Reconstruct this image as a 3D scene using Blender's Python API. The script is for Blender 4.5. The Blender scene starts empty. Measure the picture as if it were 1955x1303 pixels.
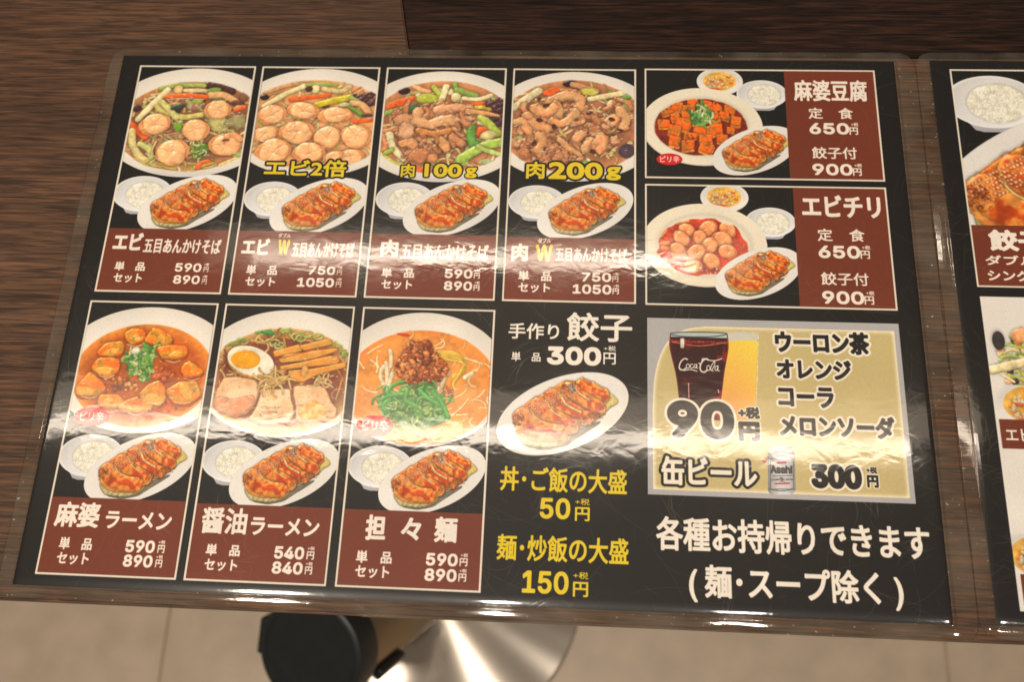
import bpy, bmesh, math, random, os
import numpy as np
from mathutils import Vector, Matrix

scene = bpy.context.scene
COL = scene.collection
MM = 0.001

# ------------------------------------------------------------------ camera
F_PX, W_PX, H_PX = 1731.648, 1955.0, 1303.0
CAM_E = (0.32440096, 0.04786545, 0.04350809)
CAM_C = np.array([243.0433, -293.0273, 406.1023])
cam_data = bpy.data.cameras.new('camera')
cam_data.sensor_width = 36.0
cam_data.lens = 36.0 * F_PX / W_PX
cam_data.clip_start, cam_data.clip_end = 0.01, 50
cam_data.dof.use_dof = True
cam_data.dof.focus_distance = 0.425
cam_data.dof.aperture_fstop = 8.0
cam = bpy.data.objects.new('camera', cam_data)
cam.location = Vector(CAM_C.tolist()) * MM
cam.rotation_euler = CAM_E
COL.objects.link(cam)
scene.camera = cam

# ------------------------------------------------------------------ world and lamps
world = bpy.data.worlds.new('World')
scene.world = world
world.use_nodes = True
bg = world.node_tree.nodes['Background']
bg.inputs['Color'].default_value = (1.0, 0.83, 0.67, 1)
bg.inputs['Strength'].default_value = 0.17

def strip_lamp(name, x0, x1, y, wid, z, watts, col):
    d = bpy.data.lights.new(name, 'AREA')
    d.shape = 'RECTANGLE'
    d.size = abs(x1 - x0) * MM
    d.size_y = wid * MM
    d.energy = watts
    d.color = col
    o = bpy.data.objects.new(name, d)
    o.location = ((x0 + x1) / 2 * MM, y * MM, z * MM)
    COL.objects.link(o)
    return o

WARM = (1.0, 0.84, 0.67)
strip_lamp('ceiling_strip_lamp', -560, 560, 628, 34, 1700, 3.7, WARM)
strip_lamp('ceiling_strip_lamp', -1250, 1050, 172, 42, 1700, 7.8, WARM)
strip_lamp('lamp_reflector_glow', -1250, 1200, 236, 92, 1701, 2.0, (1.0, 0.80, 0.58))
strip_lamp('lamp_reflector_glow', -700, 700, 650, 110, 1701, 1.1, (1.0, 0.80, 0.58))
strip_lamp('ceiling_spot_lamp', 600, 690, -640, 100, 1700, 3.0, (1.0, 0.90, 0.78))
strip_lamp('ceiling_spot_lamp', 1130, 1220, -640, 100, 1700, 2.5, (1.0, 0.90, 0.78))
strip_lamp('ceiling_spot_lamp', -500, -360, -640, 140, 1700, 13.0, (1.0, 0.88, 0.74))
strip_lamp('ceiling_spot_lamp', 75, 135, -640, 120, 1700, 8.0, (1.0, 0.88, 0.74))

scene.view_settings.view_transform = 'Standard'
scene.view_settings.look = 'None'
scene.view_settings.exposure = -0.10
scene.view_settings.gamma = 1.0
scene.cycles.max_bounces = 8
scene.cycles.transparent_max_bounces = 12

# ------------------------------------------------------------------ photo pixels -> points on the table plane (mm)
def _rot(e):
    a, b, c = e
    ca, sa, cb, sb, cc, sc = math.cos(a), math.sin(a), math.cos(b), math.sin(b), math.cos(c), math.sin(c)
    return (np.array([[cc, -sc, 0], [sc, cc, 0], [0, 0, 1]]) @ np.array([[cb, 0, sb], [0, 1, 0], [-sb, 0, cb]])
            @ np.array([[1, 0, 0], [0, ca, -sa], [0, sa, ca]]))
CAM_R = _rot(CAM_E)

def back(x, y, z=0.0):
    d = CAM_R @ np.array([(x - W_PX / 2) / F_PX, -(y - H_PX / 2) / F_PX, -1.0])
    return CAM_C + d * ((z - CAM_C[2]) / d[2])

VIEWS = dict(Z1=(0, 80, 2.554), Z2=(430, 100, 2.66), Z3=(940, 100, 2.6067), Z4=(1210, 100, 2.6055), Z5=(1700, 80, 2.1725),
             L1=(0, 560, 2.2465), L2=(340, 570, 2.2457), L3=(630, 570, 2.2455), L4=(930, 580, 2.209), L5=(1210, 590, 2.1354),
             L6=(1740, 660, 2.2465), A=(230, 120, 5.665), B=(480, 120, 5.664), D3=(720, 120, 5.664), D4=(970, 120, 5.664),
             E7=(120, 570, 4.493), E9=(680, 580, 4.652), E8=(400, 580, 4.828), G=(930, 690, 6.741), F6=(1230, 360, 5.667),
             F5=(1230, 130, 5.923), K=(1240, 610, 3.721), P=(0, 0, 1.0))

def mm(tag, x, y):
    ox, oy, s = VIEWS[tag]
    p = back(ox + x / s, oy + y / s)
    return p[0], p[1]

# ------------------------------------------------------------------ the print, painted in numpy
S = 5.2
PX0, PX1, PY0, PY1 = 0.0, 502.0, 0.0, -277.73
TW, TH = int((PX1 - PX0) * S), int((PY0 - PY1) * S)
rng = np.random.RandomState(11)
random.seed(5)

def smooth_noise(n, cell, seed):
    r = np.random.RandomState(seed)
    g = r.rand(n // cell + 3, n // cell + 3)
    t = np.arange(n) / cell
    i = t.astype(int); f = t - i; f = f * f * (3 - 2 * f)
    a = g[i][:, i] * (1 - f)[None, :] + g[i][:, i + 1] * f[None, :]
    b = g[i + 1][:, i] * (1 - f)[None, :] + g[i + 1][:, i + 1] * f[None, :]
    return a * (1 - f)[:, None] + b * f[:, None]
NZ = {c: smooth_noise(1400, c, 40 + c) - 0.5 for c in (2, 4, 8, 16, 32, 80)}

def nz(cell, h, w):
    a, b = rng.randint(0, 1400 - h), rng.randint(0, 1400 - w)
    return NZ[cell][a:a + h, b:b + w]

def box(a, r):
    if r < 1: return a
    k = 2 * r + 1
    p = np.pad(a, ((r + 1, r), (0, 0)), mode='edge'); c = np.cumsum(p, 0); a = (c[k:] - c[:-k]) / k
    p = np.pad(a, ((0, 0), (r + 1, r)), mode='edge'); c = np.cumsum(p, 1); return (c[:, k:] - c[:, :-k]) / k

def blur(a, r): return box(box(a, r), r)

def raster(loops, w, h, ss=3):
    """Coverage of closed polygons (signed scanline crossings), loops in pixels."""
    acc = np.zeros((h * ss, w * ss + 1), np.float32)
    X0, Y0, X1, Y1 = [], [], [], []
    for L in loops:
        L = np.asarray(L, float) * ss
        M = np.roll(L, -1, 0)
        X0.append(L[:, 0]); Y0.append(L[:, 1]); X1.append(M[:, 0]); Y1.append(M[:, 1])
    X0, Y0, X1, Y1 = map(np.concatenate, (X0, Y0, X1, Y1))
    sg = np.where(Y1 > Y0, 1, -1)
    ya = np.ceil(np.minimum(Y0, Y1) - 0.5).astype(int); yb = np.ceil(np.maximum(Y0, Y1) - 0.5).astype(int)
    ya = np.clip(ya, 0, h * ss); yb = np.clip(yb, 0, h * ss)
    n = yb - ya
    idx = np.repeat(np.arange(len(n)), n)
    if len(idx) == 0: return np.zeros((h, w), np.float32)
    row = np.arange(len(idx)) - np.repeat(np.cumsum(n) - n, n) + ya[idx]
    t = (row + 0.5 - Y0[idx]) / (Y1[idx] - Y0[idx])
    xx = np.clip(np.round(X0[idx] + t * (X1[idx] - X0[idx])).astype(int), 0, w * ss)
    np.add.at(acc, (row, xx), sg[idx])
    cov = np.abs(np.cumsum(acc, 1))[:, :-1]
    cov = np.clip(cov, 0, 1)
    return cov

def down(c, ss=3):
    h, w = c.shape[0] // ss, c.shape[1] // ss
    return c.reshape(h, ss, w, ss).mean((1, 3))

class Canvas:
    def __init__(s, x0, x1, yt, yb, S_, col=(20, 20, 20), tag=None):
        s.x0, s.yt, s.S = x0, yt, S_
        s.w, s.h = int(round((x1 - x0) * S_)), int(round((yt - yb) * S_))
        s.c = np.ones((s.h, s.w, 3), np.float32) * (np.array(col, np.float32) / 255)
        s.z = np.zeros((s.h, s.w), np.float32)
        s.g = np.full((s.h, s.w), 0.3, np.float32)
        s.a = np.zeros((s.h, s.w), np.float32)
        s.tag = tag
    def pt(s, x, y):
        if s.tag:
            x, y = mm(s.tag, x, y)
        return (x - s.x0) * s.S, (s.yt - y) * s.S
    def sc(s, x, y):
        a, b = s.pt(x, y), s.pt(x + 10, y)
        return math.hypot(b[0] - a[0], b[1] - a[1]) / 10
    def win(s, x0, x1, y0, y1):
        x0, x1, y0, y1 = int(max(0, x0)), int(min(s.w, x1 + 1)), int(max(0, y0)), int(min(s.h, y1 + 1))
        if x1 - x0 < 2 or y1 - y0 < 2: return None
        return slice(y0, y1), slice(x0, x1), np.mgrid[y0:y1, x0:x1].astype(np.float32)
    def put(s, W, q, R, H, col, var=0.12, edge=0.25, gloss=0.3, shadow=0.45, pw=1.0, cell=8, flat=0, col2=None, mix=None, lift=0.7):
        ys, xs, _ = W
        h, w = q.shape
        aa = np.clip((1 - q) * R + 0.5, 0, 1)
        if aa.max() <= 0: return
        col = np.array(col, np.float32) / 255
        base = float((s.z[ys, xs] * aa).sum() / (aa.sum() + 1e-6)) * lift
        prof = np.sqrt(np.clip(1 - np.clip(q, 0, 1) ** 2, 0, 1)) ** pw
        if flat: prof = np.clip(prof * (1 + flat), 0, 1)
        n = nz(cell, h, w) if h < 1400 and w < 1400 else 0
        n2 = nz(4, h, w)
        hh = base + H * prof + H * 0.18 * n
        if shadow:
            shadow *= 0.5
            sw = min(9.0, 2.5 + R * .4)
            sh = np.clip((1.0 + sw / R - q) / (sw / R), 0, 1) ** 1.6
            s.c[ys, xs] *= (1 - shadow * sh * (1 - aa))[..., None]
        cc = np.broadcast_to(col, (h, w, 3)).copy()
        if col2 is not None:
            m = mix if mix is not None else np.clip(0.5 + 2.2 * n, 0, 1)
            cc = cc * (1 - m[..., None]) + (np.array(col2, np.float32) / 255) * m[..., None]
        cc *= (1 + var * 2 * n + var * n2 - edge * np.clip(q, 0, 1) ** 3)[..., None]
        s.c[ys, xs] = s.c[ys, xs] * (1 - aa[..., None]) + cc * aa[..., None]
        s.z[ys, xs] = s.z[ys, xs] * (1 - aa) + hh * aa
        s.g[ys, xs] = s.g[ys, xs] * (1 - aa) + gloss * aa
    def ell(s, cx, cy, rx, ry, rot=0, H=6, col=(200, 150, 100), rough=0.0, **k):
        x, y = s.pt(cx, cy); f = s.sc(cx, cy); rx *= f; ry *= f
        R = max(rx, ry) * 1.3 + 5
        W = s.win(x - R, x + R, y - R, y + R)
        if W is None: return
        Y, X = W[2]; a = math.radians(rot)
        u = (X - x) * math.cos(a) - (Y - y) * math.sin(a); v = (X - x) * math.sin(a) + (Y - y) * math.cos(a)
        q = np.sqrt((u / rx) ** 2 + (v / ry) ** 2)
        if rough: q = q * (1 + rough * 2 * nz(16 if min(rx, ry) > 14 else 8, *q.shape)) + rough * nz(4, *q.shape)
        s.put(W, q, min(rx, ry), H, col, **k)
    def line(s, pts, r, H=None, col=(200, 200, 150), taper=0, rough=0.0, stripes=None, spline=True, **k):
        P = [s.pt(*p) for p in pts]; f = s.sc(*pts[0]); r = max(0.55, r * f)
        if spline and len(P) > 2: P = catmull(P, 5)
        P = np.array(P)
        m = r * 1.5 + 5
        W = s.win(P[:, 0].min() - m, P[:, 0].max() + m, P[:, 1].min() - m, P[:, 1].max() + m)
        if W is None: return
        Y, X = W[2]
        if not rough and r > 4: rough = .07
        best = np.full(X.shape, 1e9, np.float32); tt = np.zeros(X.shape, np.float32)
        n = len(P) - 1
        for i in range(n):
            ax, ay = P[i]; bx, by = P[i + 1]; dx, dy = bx - ax, by - ay; L = dx * dx + dy * dy + 1e-9
            t = np.clip(((X - ax) * dx + (Y - ay) * dy) / L, 0, 1)
            d = np.hypot(X - ax - t * dx, Y - ay - t * dy)
            tg = (i + t) / n
            if taper: d = d / (1 - taper * tg)
            b = d < best
            best = np.where(b, d, best); tt = np.where(b, tg, tt)
        q = best / r
        if rough: q = q * (1 + rough * 2.4 * nz(16, *q.shape) + rough * 1.6 * nz(8, *q.shape))
        kk = dict(k)
        if 'ring' in kk:
            kk['col2'] = kk.pop('ring'); kk['mix'] = np.clip((q - .55) * 1.1 + 1.5 * nz(16, *q.shape) + .8 * nz(8, *q.shape), 0, .8)
        if 'core' in kk:
            c2 = kk.pop('core'); kk['col2'] = c2
            kk['mix'] = np.clip((1.05 - q * 1.25) * 1.1 + 1.0 * nz(8, *q.shape) + 2.4 * nz(16, *q.shape) + .4 * nz(4, *q.shape), 0, .92)
        if stripes:
            nst, c2 = stripes
            mx = np.clip(0.22 + 0.42 * np.sin(tt * nst * 6.28) + 1.3 * (q - 0.6), 0, .8)
            kk['col2'] = c2; kk['mix'] = mx
        s.put(W, q, r, r * 0.9 if H is None else H, col, **kk)
    def poly(s, pts, H=6, col=(200, 150, 100), bevel=4, rough=0.0, **k):
        P = np.array([s.pt(*p) for p in pts])
        m = bevel * 2 + 8
        W = s.win(P[:, 0].min() - m, P[:, 0].max() + m, P[:, 1].min() - m, P[:, 1].max() + m)
        if W is None: return
        h, w = W[2][0].shape
        off = np.array([W[1].start, W[0].start])
        c = down(raster([P - off], w, h))
        c = np.clip(c, 0, 1)
        b = blur(c, max(1, int(bevel)))
        if rough: b = b + rough * nz(4, h, w) + rough * nz(8, h, w)
        q = np.clip(1.5 - b, 0, 2)          # 1 on the outline, 0.5 well inside
        q = np.where(q < 1, (q - 0.5) * 2, 1 + (q - 1) * 4)
        s.put(W, q, max(4, bevel * 2), H, col, **k)
    def finish(s, k=0.32, amb=0.66, spec=0.75, gam=0.76, L=(-0.35, -0.62, 0.70)):
        z = s.z + 0.10 * nz(2, s.h, s.w) if s.h < 1400 and s.w < 1400 else s.z
        gy, gx = np.gradient(z)
        nx, ny = -gx * k, -gy * k
        nn = np.sqrt(nx * nx + ny * ny + 1)
        L = np.array(L) / np.linalg.norm(L)
        lam = np.clip((nx * L[0] + ny * L[1] + L[2]) / nn, 0, 1) / L[2]
        Hh = L + np.array([0, 0, 1]); Hh /= np.linalg.norm(Hh)
        sp = np.clip((nx * Hh[0] + ny * Hh[1] + Hh[2]) / nn, 0, 1) ** 60
        flat = float(Hh[2]) ** 60
        sp = np.clip(sp - flat, 0, 1)
        ao = np.clip((blur(s.z, 5) - s.z) * 0.022, 0, 0.18)
        sh = amb + (1 - amb) * np.clip(lam, 0, 1.35)
        s.c = s.c * (sh * (1 - ao))[..., None] + (sp * s.g * spec)[..., None]
        mot = 1 + .07 * nz(8, s.h, s.w) + .07 * nz(4, s.h, s.w) + .16 * nz(16, s.h, s.w)
        on = np.clip(blur(np.clip(np.abs(s.z) * 3, 0, 1), 1), 0, 1)
        mot = 1 + (mot - 1) * on
        s.c = np.clip(s.c * mot[..., None], 0, 1) ** gam
        lum_ = s.c.mean(-1, keepdims=True); s.c = np.where(on[..., None] > 0, np.clip(lum_ + (s.c - lum_) * (1 + .12 * on[..., None]), 0, 1), s.c)
        s.c = .3 * s.c + .7 * np.stack([box(s.c[..., i], 1) for i in range(3)], -1)

def catmull(P, n):
    P = [np.array(p, float) for p in P]; Q = [2 * P[0] - P[1]] + P + [2 * P[-1] - P[-2]]; out = []
    for i in range(1, len(Q) - 2):
        for j in range(n):
            t = j / n
            out.append(0.5 * (2 * Q[i] + (Q[i + 1] - Q[i - 1]) * t + (2 * Q[i - 1] - 5 * Q[i] + 4 * Q[i + 1] - Q[i + 2]) * t * t
                              + (-Q[i - 1] + 3 * Q[i] - 3 * Q[i + 1] + Q[i + 2]) * t ** 3))
    out.append(P[-1]); return out

ART = np.zeros((TH, TW, 3), np.float32); ART[:] = np.array([24, 23, 22]) / 255

def blit(cv, mask_pts=None, alpha=None, soft=0.6):
    """Composite a finished canvas onto the sheet art inside a polygon given in mm."""
    x = int(round((cv.x0 - PX0) * S)); y = int(round((PY0 - cv.yt) * S))
    h, w = cv.h, cv.w
    if mask_pts is not None:
        L = np.array([((px - cv.x0) * cv.S, (cv.yt - py) * cv.S) for px, py in mask_pts])
        alpha = down(raster([L], w, h))
    sy, sx = max(0, -y), max(0, -x)
    ey, ex = min(h, TH - y), min(w, TW - x)
    a = alpha[sy:ey, sx:ex, None]
    ART[y + sy:y + ey, x + sx:x + ex] = ART[y + sy:y + ey, x + sx:x + ex] * (1 - a) + cv.c[sy:ey, sx:ex] * a

def fill(pts_mm, col):
    P = np.array([((x - PX0) * S, (PY0 - y) * S) for x, y in pts_mm])
    x0, y0 = np.floor(P.min(0)).astype(int) - 1; x1, y1 = np.ceil(P.max(0)).astype(int) + 2
    x0, y0 = max(0, x0), max(0, y0); x1, y1 = min(TW, x1), min(TH, y1)
    a = down(raster([P - [x0, y0]], x1 - x0, y1 - y0))[..., None]
    ART[y0:y1, x0:x1] = ART[y0:y1, x0:x1] * (1 - a) + np.array(col) / 255 * a

def ellipse_pts(cx, cy, rx, ry, rot=0, n=72):
    a = math.radians(rot)
    return [(cx + rx * math.cos(t) * math.cos(a) - ry * math.sin(t) * math.sin(a),
             cy + rx * math.cos(t) * math.sin(a) + ry * math.sin(t) * math.cos(a))
            for t in [2 * math.pi * i / n for i in range(n)]]

def clip_rect(poly, x0, x1, y0, y1):
    def cut(P, f, g):
        out = []
        for i in range(len(P)):
            a, b = P[i - 1], P[i]
            fa, fb = f(a), f(b)
            if (fa >= 0) != (fb >= 0):
                t = fa / (fa - fb); out.append((a[0] + (b[0] - a[0]) * t, a[1] + (b[1] - a[1]) * t))
            if fb >= 0: out.append(b)
        return out
    for f in (lambda p: p[0] - x0, lambda p: x1 - p[0], lambda p: p[1] - y0, lambda p: y1 - p[1]):
        poly = cut(poly, f, None)
        if not poly: return []
    return poly

# ---- lettering
FONTDIR = os.path.join(bpy.utils.resource_path('LOCAL'), 'datafiles', 'fonts')
try: INTER = bpy.data.fonts.load(os.path.join(FONTDIR, 'Inter.woff2'))
except Exception: INTER = None

def dilate(c, r):
    """Grow a boolean coverage map by a disc of radius r pixels."""
    if r < 0.7: return c
    out = c.copy(); R = int(math.ceil(r)); h, w = c.shape
    for dy in range(-R, R + 1):
        k = r * r - dy * dy
        if k < 0: continue
        k = int(math.sqrt(k))
        row = c
        cs = np.pad(np.cumsum(c, 1), ((0, 0), (k + 1, k)), mode='edge'); cs[:, :k + 1] = 0
        row = (cs[:, 2 * k + 1:] - cs[:, :-(2 * k + 1)] > 0.5).astype(np.float32)
        if dy >= 0: out[dy:] = np.maximum(out[dy:], row[:h - dy] if dy else row)
        else: out[:dy] = np.maximum(out[:dy], row[-dy:])
    return out

GLYPH = {}
def glyph_loops(text, font):
    key = (text, font)
    if key in GLYPH: return GLYPH[key]
    c = bpy.data.curves.new('tmp', 'FONT'); c.body = text
    if font == 'I' and INTER: c.font = INTER
    c.resolution_u = 4
    o = bpy.data.objects.new('tmp', c); COL.objects.link(o)
    bpy.context.view_layer.update()
    me = bpy.data.meshes.new_from_object(o.evaluated_get(bpy.context.evaluated_depsgraph_get()))
    v = np.empty(len(me.vertices) * 3); me.vertices.foreach_get('co', v); v = v.reshape(-1, 3)[:, :2]
    loops = [v[list(p.vertices)] for p in me.polygons]
    bpy.data.objects.remove(o); bpy.data.curves.remove(c); bpy.data.meshes.remove(me)
    GLYPH[key] = (loops, v.min(0), v.max(0))
    return GLYPH[key]

TEXTS = {}
def text(tag, s, bl, tr, col=(240, 235, 225), bold=0.06, font='C', outline=None, owner=None, shear=0.0):
    """Letter s between its lower-left and upper-right corners (zoomed photo pixels); bold and outline as fractions of the height."""
    x0, y0 = mm(tag, *bl); x1, y1 = mm(tag, *tr)
    if y1 - y0 < 0.5: y1 = y0 + 0.5
    loops, mn, mx = glyph_loops(s, font)
    hpx = (y1 - y0) * S; br = bold * hpx * 0.5
    pad = int(br + (outline[1] * hpx if outline else 0)) + 3
    w = int((x1 - x0) * S) + 2 * pad; h = int(hpx) + 2 * pad
    gx0 = math.floor((x0 - PX0) * S) - pad; gy0 = math.floor((PY0 - y1) * S) - pad
    fx, fy = (x0 - PX0) * S - gx0 + br, (PY0 - y0) * S - gy0 - br
    kx = ((x1 - x0) * S - 2 * br) / max(1e-6, mx[0] - mn[0]); ky = (hpx - 2 * br) / max(1e-6, mx[1] - mn[1])
    P = [np.stack([fx + (L[:, 0] - mn[0]) * kx, fy - (L[:, 1] - mn[1]) * ky], 1) for L in loops]
    c = raster(P, w, h)
    c = dilate(c, br * 3)
    X, Y = slice(max(0, gx0), min(TW, gx0 + w)), slice(max(0, gy0), min(TH, gy0 + h))
    def comp(cov, colr):
        a = down(cov)[max(0, -gy0):, max(0, -gx0):][:Y.stop - Y.start, :X.stop - X.start, None]
        ART[Y, X] = ART[Y, X] * (1 - a) + np.array(colr) / 255 * a
    if outline: comp(dilate(c, outline[1] * hpx * 3), outline[0])
    comp(c, col)
    if owner is not None:
        m = (outline[1] * (y1 - y0) if outline else 0) + 0.3
        TEXTS.setdefault(owner, []).append((x0 - m, x1 + m, y0 - m, y1 + m))

WHITE = (240, 232, 220); YEL = (226, 200, 38); BAND = (116, 54, 36); BLK = (24, 23, 22)

def price(tag, s, bl, tr, owner, col=WHITE, yen=0.24):
    """Wide bold digits, then the small plus-tax over yen."""
    text(tag, s, bl, tr, col, 0.13, 'I', owner=owner)
    h = bl[1] - tr[1]; k = h * 0.72
    x = tr[0] + h * 0.08
    text(tag, '円', (x, bl[1] + h * 0.06), (x + k, tr[1] + h * 0.38), col, 0.08, owner=owner)
    text(tag, '+税', (x + k * 0.15, tr[1] + h * 0.30), (x + k * 1.05, tr[1] - h * 0.02), col, 0.09, owner=owner)

# ------------------------------------------------------------------ food pictures
PEACH, ORNG = (250, 196, 142), (236, 130, 72)

def shrimp(cv, x, y, R, a0=20, sweep=300, th=0.55, col=PEACH, col2=ORNG, sq=0.85, gloss=0.5, rev=1):
    pts = []
    for i in range(9):
        a = math.radians(a0 + rev * sweep * i / 8)
        rr = R * (1 - th) * (0.6 + 0.5 * (1 - i / 8))
        pts.append((x + rr * math.cos(a), y - rr * sq * math.sin(a)))
    cv.line(pts, R * th, col=col, taper=0.35, stripes=(5, col2), edge=0.1, var=0.03, rough=.03, gloss=gloss, shadow=0.5, H=R * th * cv.sc(x, y) * 0.55)

def prawn(cv, x, y, rx, ry, rot=0, tint=0.0, gloss=.8):
    """A tightly curled boiled prawn seen from above: plump pale body, orange back, shallow segment lines, a notch where it closes."""
    mixc = lambda a, b: tuple(a[i] * (1 - tint) + b[i] * tint for i in range(3))
    pale, back = mixc((248, 182, 122), (238, 124, 62)), mixc((236, 148, 88), (222, 84, 36))
    ca, sa = math.cos(math.radians(rot)), math.sin(math.radians(rot))
    P = lambda u, v: (x + rx * u * ca - ry * v * sa, y + rx * u * sa + ry * v * ca)
    open_ = rng.uniform(.5, 1.1); a0 = rng.uniform(0, 6.28); wid = .57
    cv.ell(x, y, rx * .95, ry * .95, -rot, H=6, col=back, edge=.1, rough=.04, gloss=gloss, var=.05, shadow=.6)
    pts = [P((1 - wid) * math.cos(a0 + (6.28 - open_) * t / 10), (1 - wid) * math.sin(a0 + (6.28 - open_) * t / 10)) for t in range(11)]
    f = cv.sc(x, y); r = min(rx, ry) * wid
    k = dict(taper=.38, rough=.06, edge=0.0, var=.05, gloss=gloss, shadow=.35)
    cv.line(pts, r, H=r * f * .62, col=pale, ring=back, **k)
    tail = pts[-1]
    for t in (2.0, 4.4, 6.8):
        a = a0 + (6.28 - open_) * t / 10; w_ = 1 - .38 * t / 10
        q0, q1 = P((1 - wid - .36 * w_) * math.cos(a), (1 - wid - .36 * w_) * math.sin(a)), P((1 - wid + .42 * w_) * math.cos(a + .16), (1 - wid + .42 * w_) * math.sin(a + .16))
        cv.line([q0, q1], rx * .05, H=-1.2, col=mixc((242, 170, 112), (226, 112, 58)), shadow=0, lift=1, var=.05, edge=0)
    hx, hy = P(.35 * math.cos(a0 + 3.6), -.5)
    cv.ell(hx, hy, rx * .10, ry * .05, -rot, H=0, col=(255, 240, 222), shadow=0, lift=1, edge=0, var=0)

def bits(cv, n, x0, x1, y0, y1, r0, r1, cols, inside=None, H=1.5, rough=0.25, gloss=0.4, **k):
    i = 0; tries = 0
    while i < n and tries < n * 20:
        tries += 1
        x, y = rng.uniform(x0, x1), rng.uniform(y0, y1)
        if inside and not inside(x, y): continue
        r = rng.uniform(r0, r1); c = cols[rng.randint(len(cols))]
        cv.ell(x, y, r, r * rng.uniform(0.5, 1), rng.uniform(0, 180), H=H * cv.sc(x, y) * r / 8, col=c, rough=rough, gloss=gloss, **k)
        i += 1

def strands(cv, n, x0, x1, y0, y1, L, r, cols, inside=None, curl=0.8, gloss=0.4, **k):
    for _ in range(n):
        x, y = rng.uniform(x0, x1), rng.uniform(y0, y1)
        if inside and not inside(x, y): continue
        a = rng.uniform(0, 6.28); pts = [(x, y)]; da = rng.uniform(-curl, curl)
        for j in range(4):
            x += L / 4 * math.cos(a); y += L / 4 * 0.7 * math.sin(a); a += da; pts.append((x, y))
        cv.line(pts, r * rng.uniform(0.8, 1.2), col=cols[rng.randint(len(cols))], gloss=gloss, **k)

def panel_xy(n):
    xs = [10.22, 73.99, 77.46, 141.16, 144.61, 208.37, 211.83, 275.93, 280.3, 397.75, 9.3, 73.75, 77.14, 141.05, 144.95, 209.01]
    return {1: (xs[0], xs[1], -5.91, -137.09), 2: (xs[2], xs[3], -5.91, -137.09), 3: (xs[4], xs[5], -5.91, -137.09), 4: (xs[6], xs[7], -5.91, -137.09),
            5: (xs[8], xs[9], -5.32, -69.57), 6: (xs[8], xs[9], -72.78, -137.35), 7: (xs[10], xs[11], -141.79, -272.83),
            8: (xs[12], xs[13], -141.79, -272.83), 9: (xs[14], xs[15], -141.79, -272.83), 10: DRINK}[n]

_d = [back(*p) for p in ((1235.3, 607.3), (1715, 618), (1748.6, 963.3), (1237, 944.6))]
DRINK = ((_d[0][0] + _d[3][0]) / 2, (_d[1][0] + _d[2][0]) / 2, (_d[0][1] + _d[1][1]) / 2, (_d[2][1] + _d[3][1]) / 2)
SHAPES = {}     # panel -> list of (part name, polygon in mm, label or None)

def base_panel(n, band_top=None, band_left=None):
    x0, x1, y0, y1 = panel_xy(n); b = 0.95
    fill([(x0, y0), (x1, y0), (x1, y1), (x0, y1)], (232, 222, 206))
    fill([(x0 + b, y0 - b), (x1 - b, y0 - b), (x1 - b, y1 + b), (x0 + b, y1 + b)], (24, 24, 23))
    return x0 + b, x1 - b, y0 - b, y1 + b

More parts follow.
